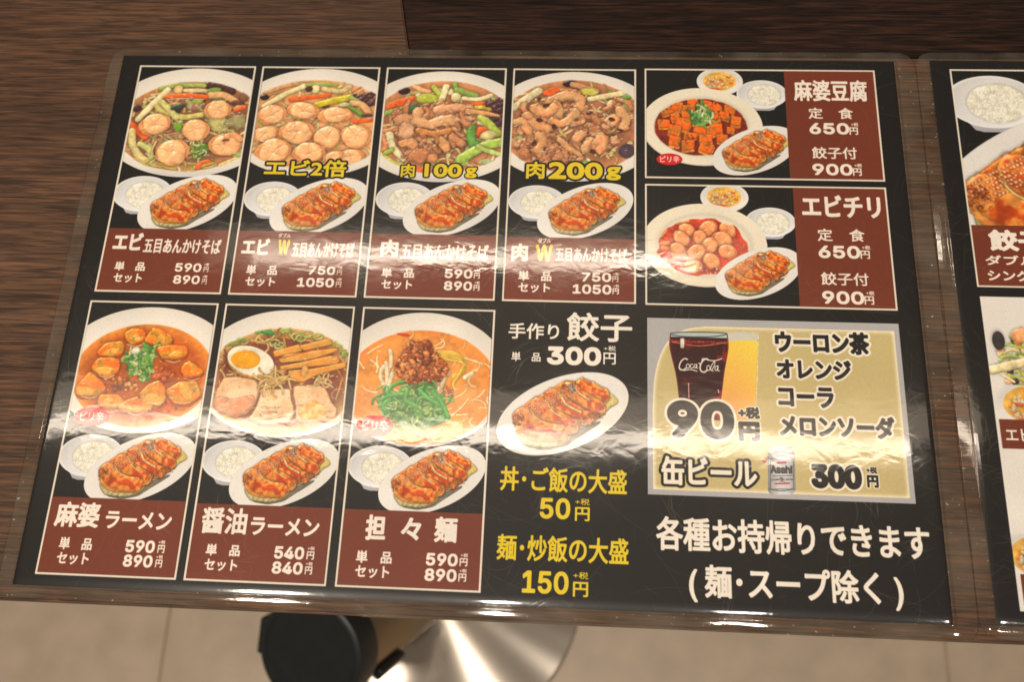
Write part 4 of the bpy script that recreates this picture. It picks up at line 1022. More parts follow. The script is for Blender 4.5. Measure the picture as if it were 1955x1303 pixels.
# --- captions
YO = (BLK, .10)
def cap(n, tag, items):
    for it in items: text(tag, *it[:3], *(it[3:]), owner=n)
T1, T2 = .10, .062
def two(n, tag, a, b, p1, q1, p2, q2):
    text(tag, '単　品', a[0], a[1], WHITE, .08, owner=n); text(tag, 'セット', b[0], b[1], WHITE, .085, owner=n)
    price(tag, p1, *q1, n); price(tag, p2, *q2, n)
cap(1, 'Z1', [('エビ', (545, 1016), (706, 932), WHITE, T1), ('五目あんかけそば', (694, 1030), (1084, 964), WHITE, T2)])
two(1, 'Z1', ((555, 1116), (713, 1074)), ((549, 1173), (697, 1131)), '590', ((850, 1122), (987, 1081)), '890', ((841, 1181), (979, 1140)))
cap(2, 'Z2', [('エビ', (78, 1028), (233, 946), WHITE, T1), ('W', (262, 1028), (333, 952), YEL, .09, 'I'), ('ダブル', (268, 942), (336, 920), WHITE, .08), ('五目あんかけそば', (333, 1040), (660, 968), WHITE, T2)])
two(2, 'Z2', ((103, 1130), (268, 1083)), ((98, 1188), (258, 1144)), '750', ((420, 1130), (562, 1088)), '1050', ((362, 1192), (556, 1148)))
cap(3, 'Z2', [('肉', (784, 1042), (884, 952), WHITE, T1), ('五目あんかけそば', (890, 1052), (1340, 978), WHITE, T2)])
two(3, 'Z2', ((791, 1144), (962, 1098)), ((790, 1203), (952, 1158)), '590', ((1112, 1148), (1258, 1103)), '890', ((1108, 1210), (1256, 1165)))
cap(4, 'Z3', [('肉', (92, 1040), (180, 952), WHITE, T1), ('W', (212, 1040), (303, 958), YEL, .09, 'I'), ('ダブル', (227, 950), (292, 926), WHITE, .08), ('五目あんかけそば', (312, 1042), (672, 976), WHITE, T2)])
two(4, 'Z3', ((127, 1138), (295, 1091)), ((127, 1195), (288, 1150)), '750', ((443, 1142), (592, 1098)), '1050', ((398, 1203), (593, 1158)))
text('Z2', 'エビ2倍', (193, 630), (622, 548), YEL, .07, outline=YO, owner=2)
text('Z2', '肉', (889, 634), (966, 567), YEL, .07, outline=YO, owner=3); text('Z2', '100', (1008, 634), (1205, 567), YEL, .12, 'C', outline=YO, owner=3); text('Z2', 'g', (1216, 640), (1280, 585), YEL, .12, 'C', outline=YO, owner=3)
text('Z3', '肉', (166, 630), (262, 545), YEL, .07, outline=YO, owner=4); text('Z3', '200', (277, 632), (550, 549), YEL, .12, 'C', outline=YO, owner=4); text('Z3', 'g', (564, 638), (640, 570), YEL, .12, 'C', outline=YO, owner=4)
for n, dy, t in [(5, 0, None), (6, 1, None)]:
    pass
cap(5, 'Z4', [('麻婆豆腐', (797, 243), (1155, 140), WHITE, .055), ('定　食', (869, 331), (1087, 277), WHITE, .055), ('餃子付', (887, 530), (1107, 473), WHITE, .055)])
price('Z4', '650', (874, 408), (1068, 352), 5); price('Z4', '900', (889, 612), (1086, 556), 5)
cap(6, 'Z4', [('エビチリ', (838, 820), (1222, 714), WHITE, .075), ('定　食', (914, 940), (1145, 881), WHITE, .055), ('餃子付', (932, 1159), (1165, 1099), WHITE, .055)])
price('Z4', '650', (919, 1025), (1123, 964), 6); price('Z4', '900', (938, 1253), (1143, 1191), 6)
badge(5, 'Z4', 177, 532, 65, 31); badge(7, 'L1', 393, 530, 75, 38); badge(9, 'L3', 192, 547, 79, 42)
cap(7, 'L1', [('麻婆', (228, 1002), (440, 900), WHITE, .075), ('ラーメン', (446, 1010), (743, 944), WHITE, .085)])
two(7, 'L1', ((249, 1100), (402, 1051)), ((239, 1163), (387, 1116)), '590', ((534, 1113), (670, 1063)), '890', ((524, 1175), (660, 1126)))
cap(8, 'L2', [('醤油', (93, 1008), (305, 902), WHITE, .065), ('ラーメン', (306, 1015), (610, 948), WHITE, .085)])
two(8, 'L2', ((116, 1103), (270, 1058)), ((109, 1168), (258, 1122)), '540', ((409, 1118), (545, 1067)), '840', ((399, 1182), (538, 1133)))
cap(9, 'L3', [('担', (147, 1037), (245, 930), WHITE, .085), ('々', (300, 1037), (395, 942), WHITE, .085), ('麺', (443, 1047), (550, 940), WHITE, .08)])
two(9, 'L3', ((109, 1135), (268, 1086)), ((105, 1198), (257, 1150)), '590', ((409, 1147), (550, 1096)), '890', ((403, 1213), (545, 1163)))
o = 'm'
text('L4', '手作り', (88, 148), (305, 85), WHITE, .06, owner=o); text('L4', '餃子', (333, 158), (612, 42), WHITE, .055, owner=o)
text('L4', '単　品', (100, 243), (227, 206), WHITE, .08, owner=o); text('L4', '300', (250, 258), (482, 184), WHITE, .16, 'I', owner=o)
text('L4', '円', (489, 257), (543, 207), WHITE, .06, owner=o); text('L4', '+税', (491, 201), (543, 179), WHITE, .07, owner=o)
text('L4', '丼･ご飯の大盛', (52, 789), (590, 702), YEL, .05, owner=o); text('L4', '50', (220, 908), (352, 822), YEL, .10, 'I', owner=o)
text('L4', '円', (369, 918), (433, 860), YEL, .07, owner=o); text('L4', '+税', (370, 851), (433, 824), YEL, .08, owner=o)
text('L4', '麺･炒飯の大盛', (37, 1082), (597, 992), YEL, .05, owner=o); text('L4', '150', (145, 1222), (345, 1132), YEL, .10, 'I', owner=o)
text('L4', '円', (360, 1238), (427, 1176), YEL, .07, owner=o); text('L4', '+税', (362, 1163), (427, 1134), YEL, .08, owner=o)
text('L5', '各種お持帰りできます', (90, 985), (1200, 885), WHITE, .055, owner=o); text('L5', '( 麺･スープ除く )', (225, 1198), (1092, 1074), WHITE, .055, owner=o)

# --- second menu (only its left column is in the picture)
MX0, MX1 = 435.3, 500.0
def second():
    yA0, yA1 = mm('P', 1811, 132)[1], mm('P', 1868, 548)[1]
    b = .9
    fill([(MX0, yA0), (MX1, yA0), (MX1, yA1), (MX0, yA1)], (232, 222, 206)); fill([(MX0 + b, yA0 - b), (MX1 - b, yA0 - b), (MX1 - b, yA1 + b), (MX0 + b, yA1 + b)], (24, 24, 23))
    yb = mm('P', 1856, 430)[1]; clip = (MX0 + b, MX1 - b, yA0 - b, yb)
    cc = mm('Z5', 425, 258); stamp(RI, cc, 47, clip); P1 = outline_of(RI, cc, 47, clip)
    c2 = mm('Z5', 745, 590); stamp(GY, c2, 135, clip); P2 = outline_of(GY, c2, 135, clip)
    fill([(MX0 + b, yb), (MX1 - b, yb), (MX1 - b, yA1 + b), (MX0 + b, yA1 + b)], BAND)
    SHAPES['s1'] = [('rice_bowl_picture', P1, None), ('dumpling_plate_picture', P2, None), ('caption_band', [(MX0 + b, yA1 + b), (MX1 - b, yA1 + b), (MX1 - b, yb), (MX0 + b, yb)], None)]
    text('Z5', '餃子', (412, 868), (640, 782), WHITE, .11, owner='s1')
    text('Z5', 'ダブル', (395, 926), (600, 888), WHITE, .08, owner='s1'); text('Z5', 'シングル', (405, 992), (640, 950), WHITE, .08, owner='s1')
    yW0, yW1 = mm('P', 1872, 566)[1], mm('P', 1955, 1168)[1]; x = MX0 + .6
    fill([(x, yW0), (MX1, yW0), (MX1, yW1), (x, yW1)], (226, 220, 212))
    # vegetable noodles
    cv = Canvas(x, MX1, yW0, yW1, S, (226, 220, 212), 'P')
    cx, cy = mm('P', 2010, 670); px, py = (cx - x) * S, (yW0 - cy) * S
    Y, X = np.mgrid[0:cv.h, 0:cv.w]
    def heap(xc, yc, rx, ry, n, seed):
        for _ in range(n):
            a = rng.uniform(0, 6.28); d = math.sqrt(rng.rand()); ux, uy = xc + rx * d * math.cos(a), yc + ry * d * math.sin(a)
            t = rng.rand()
            if t < .5:
                b_ = rng.uniform(-.6, .6); cv.line([(ux, uy), (ux + 16 * math.cos(b_), uy + 12 * math.sin(b_)), (ux + 30 * math.cos(b_), uy + 18 * math.sin(b_) + 4)], 2.6, col=[(236, 214, 150), (214, 190, 110), (160, 180, 80), (200, 150, 90)][rng.randint(4)], gloss=.6)
            else: cv.ell(ux, uy, rng.uniform(4, 10), rng.uniform(3, 7), rng.uniform(0, 180), H=5, col=[(170, 180, 70), (230, 120, 50), (240, 180, 130), (50, 36, 36), (224, 200, 140), (110, 150, 60)][rng.randint(6)], rough=.25, gloss=.6)
    heap(1985, 690, 85, 62, 230, 1); cv.line([(1893, 706), (1925, 698), (1962, 690)], 9, col=(236, 218, 160), gloss=.5); cv.ell(1950, 640, 22, 15, 10, H=8, col=(240, 160, 100), gloss=.6); cv.ell(1905, 650, 12, 20, 0, H=5, col=(40, 36, 36))
    cv.finish(); P3 = ellipse_pts(mm('P', 1990, 680)[0], mm('P', 1990, 680)[1], 27, 27, 0, 50); P3 = clip_rect(P3, x, MX1, yW1, yW0)
    alpha_ = np.clip(np.abs(cv.c - np.array([226, 220, 212]) / 255).sum(-1) * 20 - .2, 0, 1)
    blit(cv, alpha=alpha_)
    clipb = (x, MX1, mm('P', 1900, 735)[1], mm('P', 1910, 801)[1])
    c4 = mm('P', 1975, 775); stamp(SO, c4, 38, clipb)
    yb0, yb1 = mm('P', 1911, 801)[1], mm('P', 1920, 857)[1]
    fill([(x + 1.5, yb0), (MX1, yb0), (MX1, yb1), (x + 1.5, yb1)], BAND)
    text('P', 'エビ', (1921, 843), (1968, 818), WHITE, .055, owner='s2')
    clipc = (x, MX1, mm('P', 1940, 1020)[1], mm('P', 1950, 1100)[1]); c5 = mm('P', 1992, 1065); stamp(SO, c5, 38, clipc)
    yc0 = mm('P', 1950, 1097)[1]; fill([(x + 2, yc0), (MX1, yc0), (MX1, yW1 + 2), (x + 2, yW1 + 2)], BAND)
    SHAPES['s2'] = [('noodle_heap_picture', P3, None), ('soup_bowl_picture', outline_of(SO, c4, 38, clipb), None), ('soup_bowl_picture', outline_of(SO, c5, 38, clipc), None),
                    ('caption_band', [(x + 1.5, yb1), (MX1, yb1), (MX1, yb0), (x + 1.5, yb0)], None), ('caption_band', [(x + 2, yW1 + 2), (MX1, yW1 + 2), (MX1, yc0), (x + 2, yc0)], None)]
    return (MX0, MX1, yA0, yA1), (x, MX1, yW0, yW1)
S2A, S2B = second()

# --- scratches in the film (a map of fine curved hairlines)
SCR = np.zeros((TH, TW), np.float32)
def scratch(x, y, a, L, curv, v):
    n = int(L * 1.3); s = np.arange(n) / 1.3
    th = a + curv * s
    X = x + np.cumsum(np.cos(th)) / 1.3; Y = y + np.cumsum(np.sin(th)) / 1.3
    fade = np.sin(np.linspace(0, math.pi, n)) ** .5 * v
    i, j = Y.astype(int), X.astype(int); ok = (i >= 0) & (j >= 0) & (i < TH) & (j < TW)
    SCR[i[ok], j[ok]] = np.maximum(SCR[i[ok], j[ok]], fade[ok])
for _ in range(1700):
    L = 20 + 260 * rng.rand() ** 3
    scratch(rng.uniform(0, TW), rng.uniform(0, TH), rng.uniform(0, 6.28), L, rng.normal() * .006, rng.uniform(.12, .55))
for _ in range(60):
    cx, cy, a = rng.uniform(0, TW), rng.uniform(TH * .3, TH), rng.uniform(0, 6.28)
    for k in range(rng.randint(4, 12)): scratch(cx + rng.normal() * 14, cy + rng.normal() * 14, a + rng.normal() * .12, rng.uniform(30, 120), rng.normal() * .008 + .01, rng.uniform(.3, 1.0))
for _ in range(1500):
    i, j = rng.randint(0, TH - 1), rng.randint(0, TW - 1); SCR[i, j] = rng.uniform(.2, 1)

def to_image(name, arr, srgb=True):
    h, w = arr.shape[:2]
    im = bpy.data.images.new(name, w, h, alpha=False, float_buffer=False)
    im.colorspace_settings.name = 'sRGB' if srgb else 'Non-Color'
    buf = np.ones((h, w, 4), np.float32)
    buf[..., :3] = np.clip(arr if arr.ndim == 3 else arr[..., None], 0, 1)[::-1]
    im.pixels.foreach_set(buf.ravel()); im.update(); im.pack()
    return im
_g = np.tile(NZ[2], (2, 2))[:TH, :TW]; ART = ART * (1 + .05 * _g + .05 * np.tile(NZ[80], (2, 2))[:TH, :TW])[..., None] + .006 * _g[..., None]
IM_ART = to_image('menu_print', ART)
IM_SCR = to_image('film_scratches', SCR, False)

# ------------------------------------------------------------------ materials
def new_mat(name):
    m = bpy.data.materials.new(name); m.use_nodes = True
    nt = m.node_tree; return m, nt, nt.nodes['Principled BSDF']

def N(nt, typ, **kw):
    n = nt.nodes.new(typ)
    for k, v in kw.items():
        if k.startswith('i_'): n.inputs[k[2:].replace('_', ' ')].default_value = v
        else: setattr(n, k, v)
    return n

def film_bump(nt):
    """Soft waves in the laminate, from the position on the table (metres)."""
    g = N(nt, 'ShaderNodeNewGeometry'); L = nt.links
    mp = N(nt, 'ShaderNodeMapping'); mp.inputs['Scale'].default_value = (1, 1, 0); L.new(g.outputs['Position'], mp.inputs['Vector'])
    a = N(nt, 'ShaderNodeTexNoise'); a.inputs['Scale'].default_value = 16; a.inputs['Detail'].default_value = 1.0; L.new(mp.outputs[0], a.inputs['Vector'])
    mp2 = N(nt, 'ShaderNodeMapping'); mp2.inputs['Scale'].default_value = (1, 1.5, 0); L.new(g.outputs['Position'], mp2.inputs['Vector'])
    b = N(nt, 'ShaderNodeTexNoise'); b.inputs['Scale'].default_value = 85; b.inputs['Detail'].default_value = 2.0; b.inputs['Distortion'].default_value = .6; L.new(mp2.outputs[0], b.inputs['Vector'])
    b1 = N(nt, 'ShaderNodeBump'); b1.inputs['Strength'].default_value = 1; b1.inputs['Distance'].default_value = .00012; L.new(a.outputs['Fac'], b1.inputs['Height'])
    b2 = N(nt, 'ShaderNodeBump'); b2.inputs['Strength'].default_value = 1; b2.inputs['Distance'].default_value = .000042; L.new(b.outputs['Fac'], b2.inputs['Height']); L.new(b1.outputs[0], b2.inputs['Normal'])
    return b2, mp

def make_print():
    m, nt, p = new_mat('laminated_print'); L = nt.links
    uv = N(nt, 'ShaderNodeUVMap'); uv.uv_map = 'UVMap'
    im = N(nt, 'ShaderNodeTexImage'); im.image = IM_ART; im.interpolation = 'Cubic'; im.extension = 'EXTEND'; L.new(uv.outputs[0], im.inputs[0])
    sc = N(nt, 'ShaderNodeTexImage'); sc.image = IM_SCR; sc.extension = 'REPEAT'; L.new(uv.outputs[0], sc.inputs[0])
    bump, mp = film_bump(nt)
    mx = N(nt, 'ShaderNodeMix', data_type='RGBA'); mx.inputs['B'].default_value = (.42, .38, .32, 1)
    ms = N(nt, 'ShaderNodeMath', operation='MULTIPLY'); ms.inputs[1].default_value = .13; L.new(sc.outputs['Color'], ms.inputs[0])
    L.new(ms.outputs[0], mx.inputs['Factor']); L.new(im.outputs['Color'], mx.inputs['A']); L.new(mx.outputs['Result'], p.inputs['Base Color'])
    p.inputs['Roughness'].default_value = .32; p.inputs['Specular IOR Level'].default_value = .22
    p.inputs['Coat Weight'].default_value = 1; p.inputs['Coat IOR'].default_value = 1.5
    # smears: patches where the film is duller
    sm = N(nt, 'ShaderNodeTexNoise'); sm.inputs['Scale'].default_value = 22; sm.inputs['Detail'].default_value = 5; L.new(mp.outputs[0], sm.inputs['Vector'])
    mr = N(nt, 'ShaderNodeMapRange'); mr.inputs['From Min'].default_value = .35; mr.inputs['From Max'].default_value = .75; mr.inputs['To Min'].default_value = .04; mr.inputs['To Max'].default_value = .10; L.new(sm.outputs['Fac'], mr.inputs['Value'])
    ad = N(nt, 'ShaderNodeMath', operation='MULTIPLY_ADD'); ad.inputs[1].default_value = .12; L.new(sc.outputs['Color'], ad.inputs[0]); L.new(mr.outputs[0], ad.inputs[2])
    L.new(ad.outputs[0], p.inputs['Coat Roughness'])
    L.new(bump.outputs[0], p.inputs['Coat Normal'])
    return m
PRINT = make_print()

def make_film():
    m, nt, p = new_mat('clear_film_margin'); L = nt.links
    out = nt.nodes['Material Output']
    bump, mp = film_bump(nt)
    sp = N(nt, 'ShaderNodeTexNoise'); sp.inputs['Scale'].default_value = 420; sp.inputs['Detail'].default_value = 4; L.new(mp.outputs[0], sp.inputs['Vector'])
    r = N(nt, 'ShaderNodeMapRange'); r.inputs['From Min'].default_value = .665; r.inputs['From Max'].default_value = .73; r.inputs['To Min'].default_value = .03; r.inputs['To Max'].default_value = .75; L.new(sp.outputs['Fac'], r.inputs['Value'])
    d = N(nt, 'ShaderNodeTexNoise'); d.inputs['Scale'].default_value = 34; d.inputs['Detail'].default_value = 6; L.new(mp.outputs[0], d.inputs['Vector'])
    r2 = N(nt, 'ShaderNodeMapRange'); r2.inputs['From Min'].default_value = .35; r2.inputs['From Max'].default_value = .8; r2.inputs['To Min'].default_value = 0; r2.inputs['To Max'].default_value = .22; L.new(d.outputs['Fac'], r2.inputs['Value'])
    ad = N(nt, 'ShaderNodeMath', operation='ADD'); L.new(r.outputs[0], ad.inputs[0]); L.new(r2.outputs[0], ad.inputs[1])
    tr = N(nt, 'ShaderNodeBsdfTransparent'); tr.inputs[0].default_value = (.97, .95, .9, 1)
    df = N(nt, 'ShaderNodeBsdfDiffuse'); df.inputs[0].default_value = (.42, .37, .29, 1)
    m1 = N(nt, 'ShaderNodeMixShader'); L.new(ad.outputs[0], m1.inputs[0]); L.new(tr.outputs[0], m1.inputs[1]); L.new(df.outputs[0], m1.inputs[2])
    gl = N(nt, 'ShaderNodeBsdfGlossy'); gl.inputs['Roughness'].default_value = .05; L.new(bump.outputs[0], gl.inputs['Normal'])
    fr = N(nt, 'ShaderNodeFresnel'); fr.inputs[0].default_value = 1.5; L.new(bump.outputs[0], fr.inputs['Normal'])
    m2 = N(nt, 'ShaderNodeMixShader'); L.new(fr.outputs[0], m2.inputs[0]); L.new(m1.outputs[0], m2.inputs[1]); L.new(gl.outputs[0], m2.inputs[2])
    L.new(m2.outputs[0], out.inputs['Surface'])
    nt.nodes.remove(p)
    return m
FILM = make_film()

def make_wood(name, dark, mid, warm, hi_amt, seed, rough=.5, spec=.25):
    m, nt, p = new_mat(name); L = nt.links
    g = N(nt, 'ShaderNodeNewGeometry')
    def noise(scale, sx, sy, det=4, dist=0.0):
        mp = N(nt, 'ShaderNodeMapping'); mp.inputs['Scale'].default_value = (sx, sy, 1); mp.inputs['Location'].default_value = (seed, seed * .7, 0); L.new(g.outputs['Position'], mp.inputs[0])
        n = N(nt, 'ShaderNodeTexNoise'); n.inputs['Scale'].default_value = scale; n.inputs['Detail'].default_value = det; n.inputs['Distortion'].default_value = dist; L.new(mp.outputs[0], n.inputs[0]); return n
    broad = noise(9, .8, 5, 3, .8); fine = noise(48, .55, 11, 9, 1.4); vf = noise(180, .25, 6, 4, .2)
    r1 = N(nt, 'ShaderNodeValToRGB'); e = r1.color_ramp.elements
    e[0].position = .36; e[0].color = (*dark, 1); e[1].position = .68; e[1].color = (*warm, 1); q = e.new(.5); q.color = (*mid, 1)
    L.new(fine.outputs['Fac'], r1.inputs[0])
    r2 = N(nt, 'ShaderNodeMapRange'); r2.inputs['From Min'].default_value = .3; r2.inputs['From Max'].default_value = .7; r2.inputs['To Min'].default_value = .62; r2.inputs['To Max'].default_value = 1.25; L.new(broad.outputs['Fac'], r2.inputs[0])
    mul = N(nt, 'ShaderNodeMix', data_type='RGBA', blend_type='MULTIPLY'); mul.inputs['Factor'].default_value = 1; L.new(r1.outputs[0], mul.inputs['A']); L.new(r2.outputs[0], mul.inputs['B'])
    r3 = N(nt, 'ShaderNodeMapRange'); r3.inputs['From Min'].default_value = .56; r3.inputs['From Max'].default_value = .70; r3.inputs['To Max'].default_value = .6; L.new(vf.outputs['Fac'], r3.inputs[0])
    dk = N(nt, 'ShaderNodeMix', data_type='RGBA'); dk.inputs['B'].default_value = (dark[0] * .55, dark[1] * .5, dark[2] * .5, 1); L.new(r3.outputs[0], dk.inputs['Factor']); L.new(mul.outputs['Result'], dk.inputs['A'])
    wn = noise(26, .6, 9, 6, 1.2)
    r4 = N(nt, 'ShaderNodeMapRange'); r4.inputs['From Min'].default_value = .55; r4.inputs['From Max'].default_value = .70; r4.inputs['To Max'].default_value = .3; L.new(wn.outputs['Fac'], r4.inputs[0])
    r5 = N(nt, 'ShaderNodeMapRange'); r5.inputs['From Min'].default_value = .40; r5.inputs['From Max'].default_value = .60; L.new(fine.outputs['Fac'], r5.inputs[0])
    m5 = N(nt, 'ShaderNodeMath', operation='MULTIPLY'); L.new(r4.outputs[0], m5.inputs[0]); L.new(r5.outputs[0], m5.inputs[1])
    rd = N(nt, 'ShaderNodeMix', data_type='RGBA'); rd.inputs['B'].default_value = (warm[0] * 1.5, warm[1] * .95, warm[2] * .8, 1); L.new(m5.outputs[0], rd.inputs['Factor']); L.new(dk.outputs['Result'], rd.inputs['A'])
    pn = noise(420, .10, 2.2, 2, .1)
    r6 = N(nt, 'ShaderNodeMapRange'); r6.inputs['From Min'].default_value = .60; r6.inputs['From Max'].default_value = .66; r6.inputs['To Max'].default_value = .55; L.new(pn.outputs['Fac'], r6.inputs[0])
    pr = N(nt, 'ShaderNodeMix', data_type='RGBA'); pr.inputs['B'].default_value = (dark[0] * .5, dark[1] * .45, dark[2] * .45, 1); L.new(r6.outputs[0], pr.inputs['Factor']); L.new(rd.outputs['Result'], pr.inputs['A'])
    L.new(pr.outputs['Result'], p.inputs['Base Color'])
    b = N(nt, 'ShaderNodeBump'); b.inputs['Strength'].default_value = .8; b.inputs['Distance'].default_value = .0003; L.new(fine.outputs['Fac'], b.inputs['Height'])
    b2 = N(nt, 'ShaderNodeBump', invert=True); b2.inputs['Strength'].default_value = .7; b2.inputs['Distance'].default_value = .0003; L.new(vf.outputs['Fac'], b2.inputs['Height']); L.new(b.outputs[0], b2.inputs['Normal'])
    L.new(b2.outputs[0], p.inputs['Normal']); p.inputs['Roughness'].default_value = rough; p.inputs['Specular IOR Level'].default_value = spec
    return m
WOOD = make_wood('brown_wood_grain', (.046, .025, .016), (.092, .048, .028), (.165, .080, .040), 1, 0)
WOOD_DARK = make_wood('dark_wood_grain', (.010, .0055, .0045), (.022, .012, .009), (.055, .023, .014), 1, 3.3, rough=.6, spec=.12)

def plain(name, col, rough=.5, metal=0, **kw):
    m, nt, p = new_mat(name); L = nt.links
    g = N(nt, 'ShaderNodeTexCoord'); n = N(nt, 'ShaderNodeTexNoise'); n.inputs['Scale'].default_value = kw.get('scale', 40); n.inputs['Detail'].default_value = 6; L.new(g.outputs['Object'], n.inputs[0])
    r = N(nt, 'ShaderNodeMapRange'); v = kw.get('var', .15); r.inputs['To Min'].default_value = 1 - v; r.inputs['To Max'].default_value = 1 + v; L.new(n.outputs['Fac'], r.inputs[0])
    x = N(nt, 'ShaderNodeMix', data_type='RGBA', blend_type='MULTIPLY'); x.inputs['Factor'].default_value = 1; x.inputs['A'].default_value = (*col, 1); L.new(r.outputs[0], x.inputs['B']); L.new(x.outputs['Result'], p.inputs['Base Color'])
    p.inputs['Roughness'].default_value = rough; p.inputs['Metallic'].default_value = metal
    return m
FLOOR = plain('beige_floor_tile', (.68, .54, .40), .42, scale=26, var=.22)
JOINT = plain('tile_joint_grout', (.64, .51, .385), .8)
STEEL = plain('brushed_steel', (.36, .29, .20), .33, 1, var=.10)
def make_disc_steel():
    m, nt, p = new_mat('round_brushed_steel'); L = nt.links
    p.inputs['Base Color'].default_value = (.44, .385, .32, 1); p.inputs['Metallic'].default_value = .3; p.inputs['Roughness'].default_value = .18; p.inputs['Anisotropic Rotation'].default_value = .25; p.inputs['Anisotropic'].default_value = .97
    t = N(nt, 'ShaderNodeTangent'); t.direction_type = 'RADIAL'; t.axis = 'Z'; L.new(t.outputs[0], p.inputs['Tangent'])
    return m
DISC = make_disc_steel()
BLACK = plain('matt_black_plastic', (.017, .020, .022), .38, var=.35, scale=70)
EDGE = plain('dark_table_edge', (.03, .02, .014), .5)

# ------------------------------------------------------------------ mesh helpers
def tag(o, label=None, cat=None, group=None, kind=None):
    for k, v in (('label', label), ('category', cat), ('group', group), ('kind', kind)):
        if v: o[k] = v
    return o

def link(name, me, mat, parent=None, smooth=False):
    o = bpy.data.objects.new(name, me); COL.objects.link(o)
    if mat: me.materials.append(mat)
    if smooth: me.polygons.foreach_set('use_smooth', [True] * len(me.polygons))
    if parent: o.parent = parent
    return o

def empty(name, loc=(0, 0, 0)):
    o = bpy.data.objects.new(name, None); o.location = loc; o.empty_display_size = .02; COL.objects.link(o); return o

def sheet_uv(me):
    u = me.uv_layers.new(name='UVMap')
    for l in me.loops:
        c = me.vertices[l.vertex_index].co
        u.data[l.index].uv = ((c.x / MM - PX0) / (PX1 - PX0), 1 - (PY0 - c.y / MM) / (PY0 - PY1))

def flat_shape(name, pts, z, parent, mat=None):
    """One printed area as its own thin mesh, lying in the sheet at z (mm)."""
    me = bpy.data.meshes.new(name)
    P = list(pts)
    area = sum(P[i - 1][0] * P[i][1] - P[i][0] * P[i - 1][1] for i in range(len(P)))
    if area < 0: P = P[::-1]
    me.from_pydata([(x * MM, y * MM, z * MM) for x, y in P], [], [tuple(range(len(P)))])
    sheet_uv(me); me.update()
    return link(name, me, mat or PRINT, parent)

def box_mesh(name, x0, x1, y0, y1, z0, z1, bevel=0.0, seg=2):
    bm = bmesh.new(); bmesh.ops.create_cube(bm, size=1)
    for v in bm.verts: v.co = Vector(((x0 + x1) / 2 + v.co.x * (x1 - x0), (y0 + y1) / 2 + v.co.y * (y1 - y0), (z0 + z1) / 2 + v.co.z * (z1 - z0))) * MM
    if bevel: bmesh.ops.bevel(bm, geom=bm.edges[:], offset=bevel * MM, segments=seg, affect='EDGES', profile=.5)
    me = bpy.data.meshes.new(name); bm.to_mesh(me); bm.free(); return me

def lathe(name, prof, n=64, mat=None, parent=None, M=None):
    vs, fs = [], []
    for r, z in prof:
        for i in range(n):
            a = 2 * math.pi * i / n; vs.append((r * math.cos(a) * MM, r * math.sin(a) * MM, z * MM))
    for j in range(len(prof) - 1):
        for i in range(n): fs.append((j * n + i, j * n + (i + 1) % n, (j + 1) * n + (i + 1) % n, (j + 1) * n + i))
    fs.append(tuple(range((len(prof) - 1) * n, len(prof) * n))); fs.append(tuple(range(n))[::-1])
    me = bpy.data.meshes.new(name); me.from_pydata(vs, [], fs)
    if M is not None: me.transform(M)
    me.update()
    o = link(name, me, mat, parent, True)
    try: me.set_sharp_from_angle(angle=math.radians(40))
    except Exception: pass
    return o

# ------------------------------------------------------------------ the setting: floor
floor = link('floor', box_mesh('floor', -3000, 3000, -3000, 3000, -730, -703), JOINT); tag(floor, kind='structure')
tile_me = box_mesh('floor_tile', 1.2, 898.8, 1.5, 598.5, -702.9, -700, 1.0, 1); tile_me.materials.append(FLOOR)
for i in range(-3, 4):
    for j in range(-4, 3):
        o = bpy.data.objects.new('floor_tile', tile_me); COL.objects.link(o); o.parent = floor
        o.location = ((-219 + 900 * i) * MM, (-520 + 600 * j) * MM, 0)

# ------------------------------------------------------------------ table
CY = -222.0
_p, _q = back(1102, 1200, -699), back(1051, 1303, -699)       # two points of the foot's rim
CX = ((_q[0] ** 2 - _p[0] ** 2) + (_q[1] - CY) ** 2 - (_p[1] - CY) ** 2) / (2 * (_q[0] - _p[0]))
DR = math.hypot(_p[0] - CX, _p[1] - CY)
TZ = -1.0        # top of the table, 1 mm below the face of the menus
E0, E1 = back(0, 1145), back(1955, 1229)
table = empty('restaurant_table', (152 * MM, -262 * MM, -.69))
tag(table, 'dark brown wood grain restaurant table carrying the laminated menus', 'table')
TINV = Matrix.Translation(-Vector(table.location))
def tpart(o):
    o.parent = table; o.matrix_parent_inverse = TINV; return o
def slab(name, P, z0, z1, mat, bev=.8):
    bm = bmesh.new(); vs = [bm.verts.new((x * MM, y * MM, z1 * MM)) for x, y in P]; f = bm.faces.new(vs)
    if f.normal.z < 0: f.normal_flip()
    r = bmesh.ops.extrude_face_region(bm, geom=[f]); 
    for v in [e for e in r['geom'] if isinstance(e, bmesh.types.BMVert)]: v.co.z = z0 * MM
    bmesh.ops.recalc_face_normals(bm, faces=bm.faces[:])
    if bev: bmesh.ops.bevel(bm, geom=[e for e in bm.edges if all(v.co.z > (z1 - .01) * MM for v in e.verts)], offset=bev * MM, segments=2, affect='EDGES')
    me = bpy.data.meshes.new(name); bm.to_mesh(me); bm.free(); return link(name, me, mat)
yfront = -284.4
tpart(slab('tabletop', [(-600, yfront - .3), (900, yfront + .9), (900, 3.0), (155.6, 3.0), (73, 420), (-600, 420)], -28, TZ, WOOD))
dark = tpart(slab('tabletop_board', [(156.1, 3.4), (900, 3.4), (900, 420), (73.5, 420)], -28, TZ - .15, WOOD_DARK, .5)); dark['label'] = 'darker reddish brown board at the far side of the tabletop'
pole = lathe('pedestal_pole', [(24, -686), (24, -40), (60, -36), (60, -28.5)], 48, STEEL); pole.location = (CX * MM, CY * MM, 0); tpart(pole)
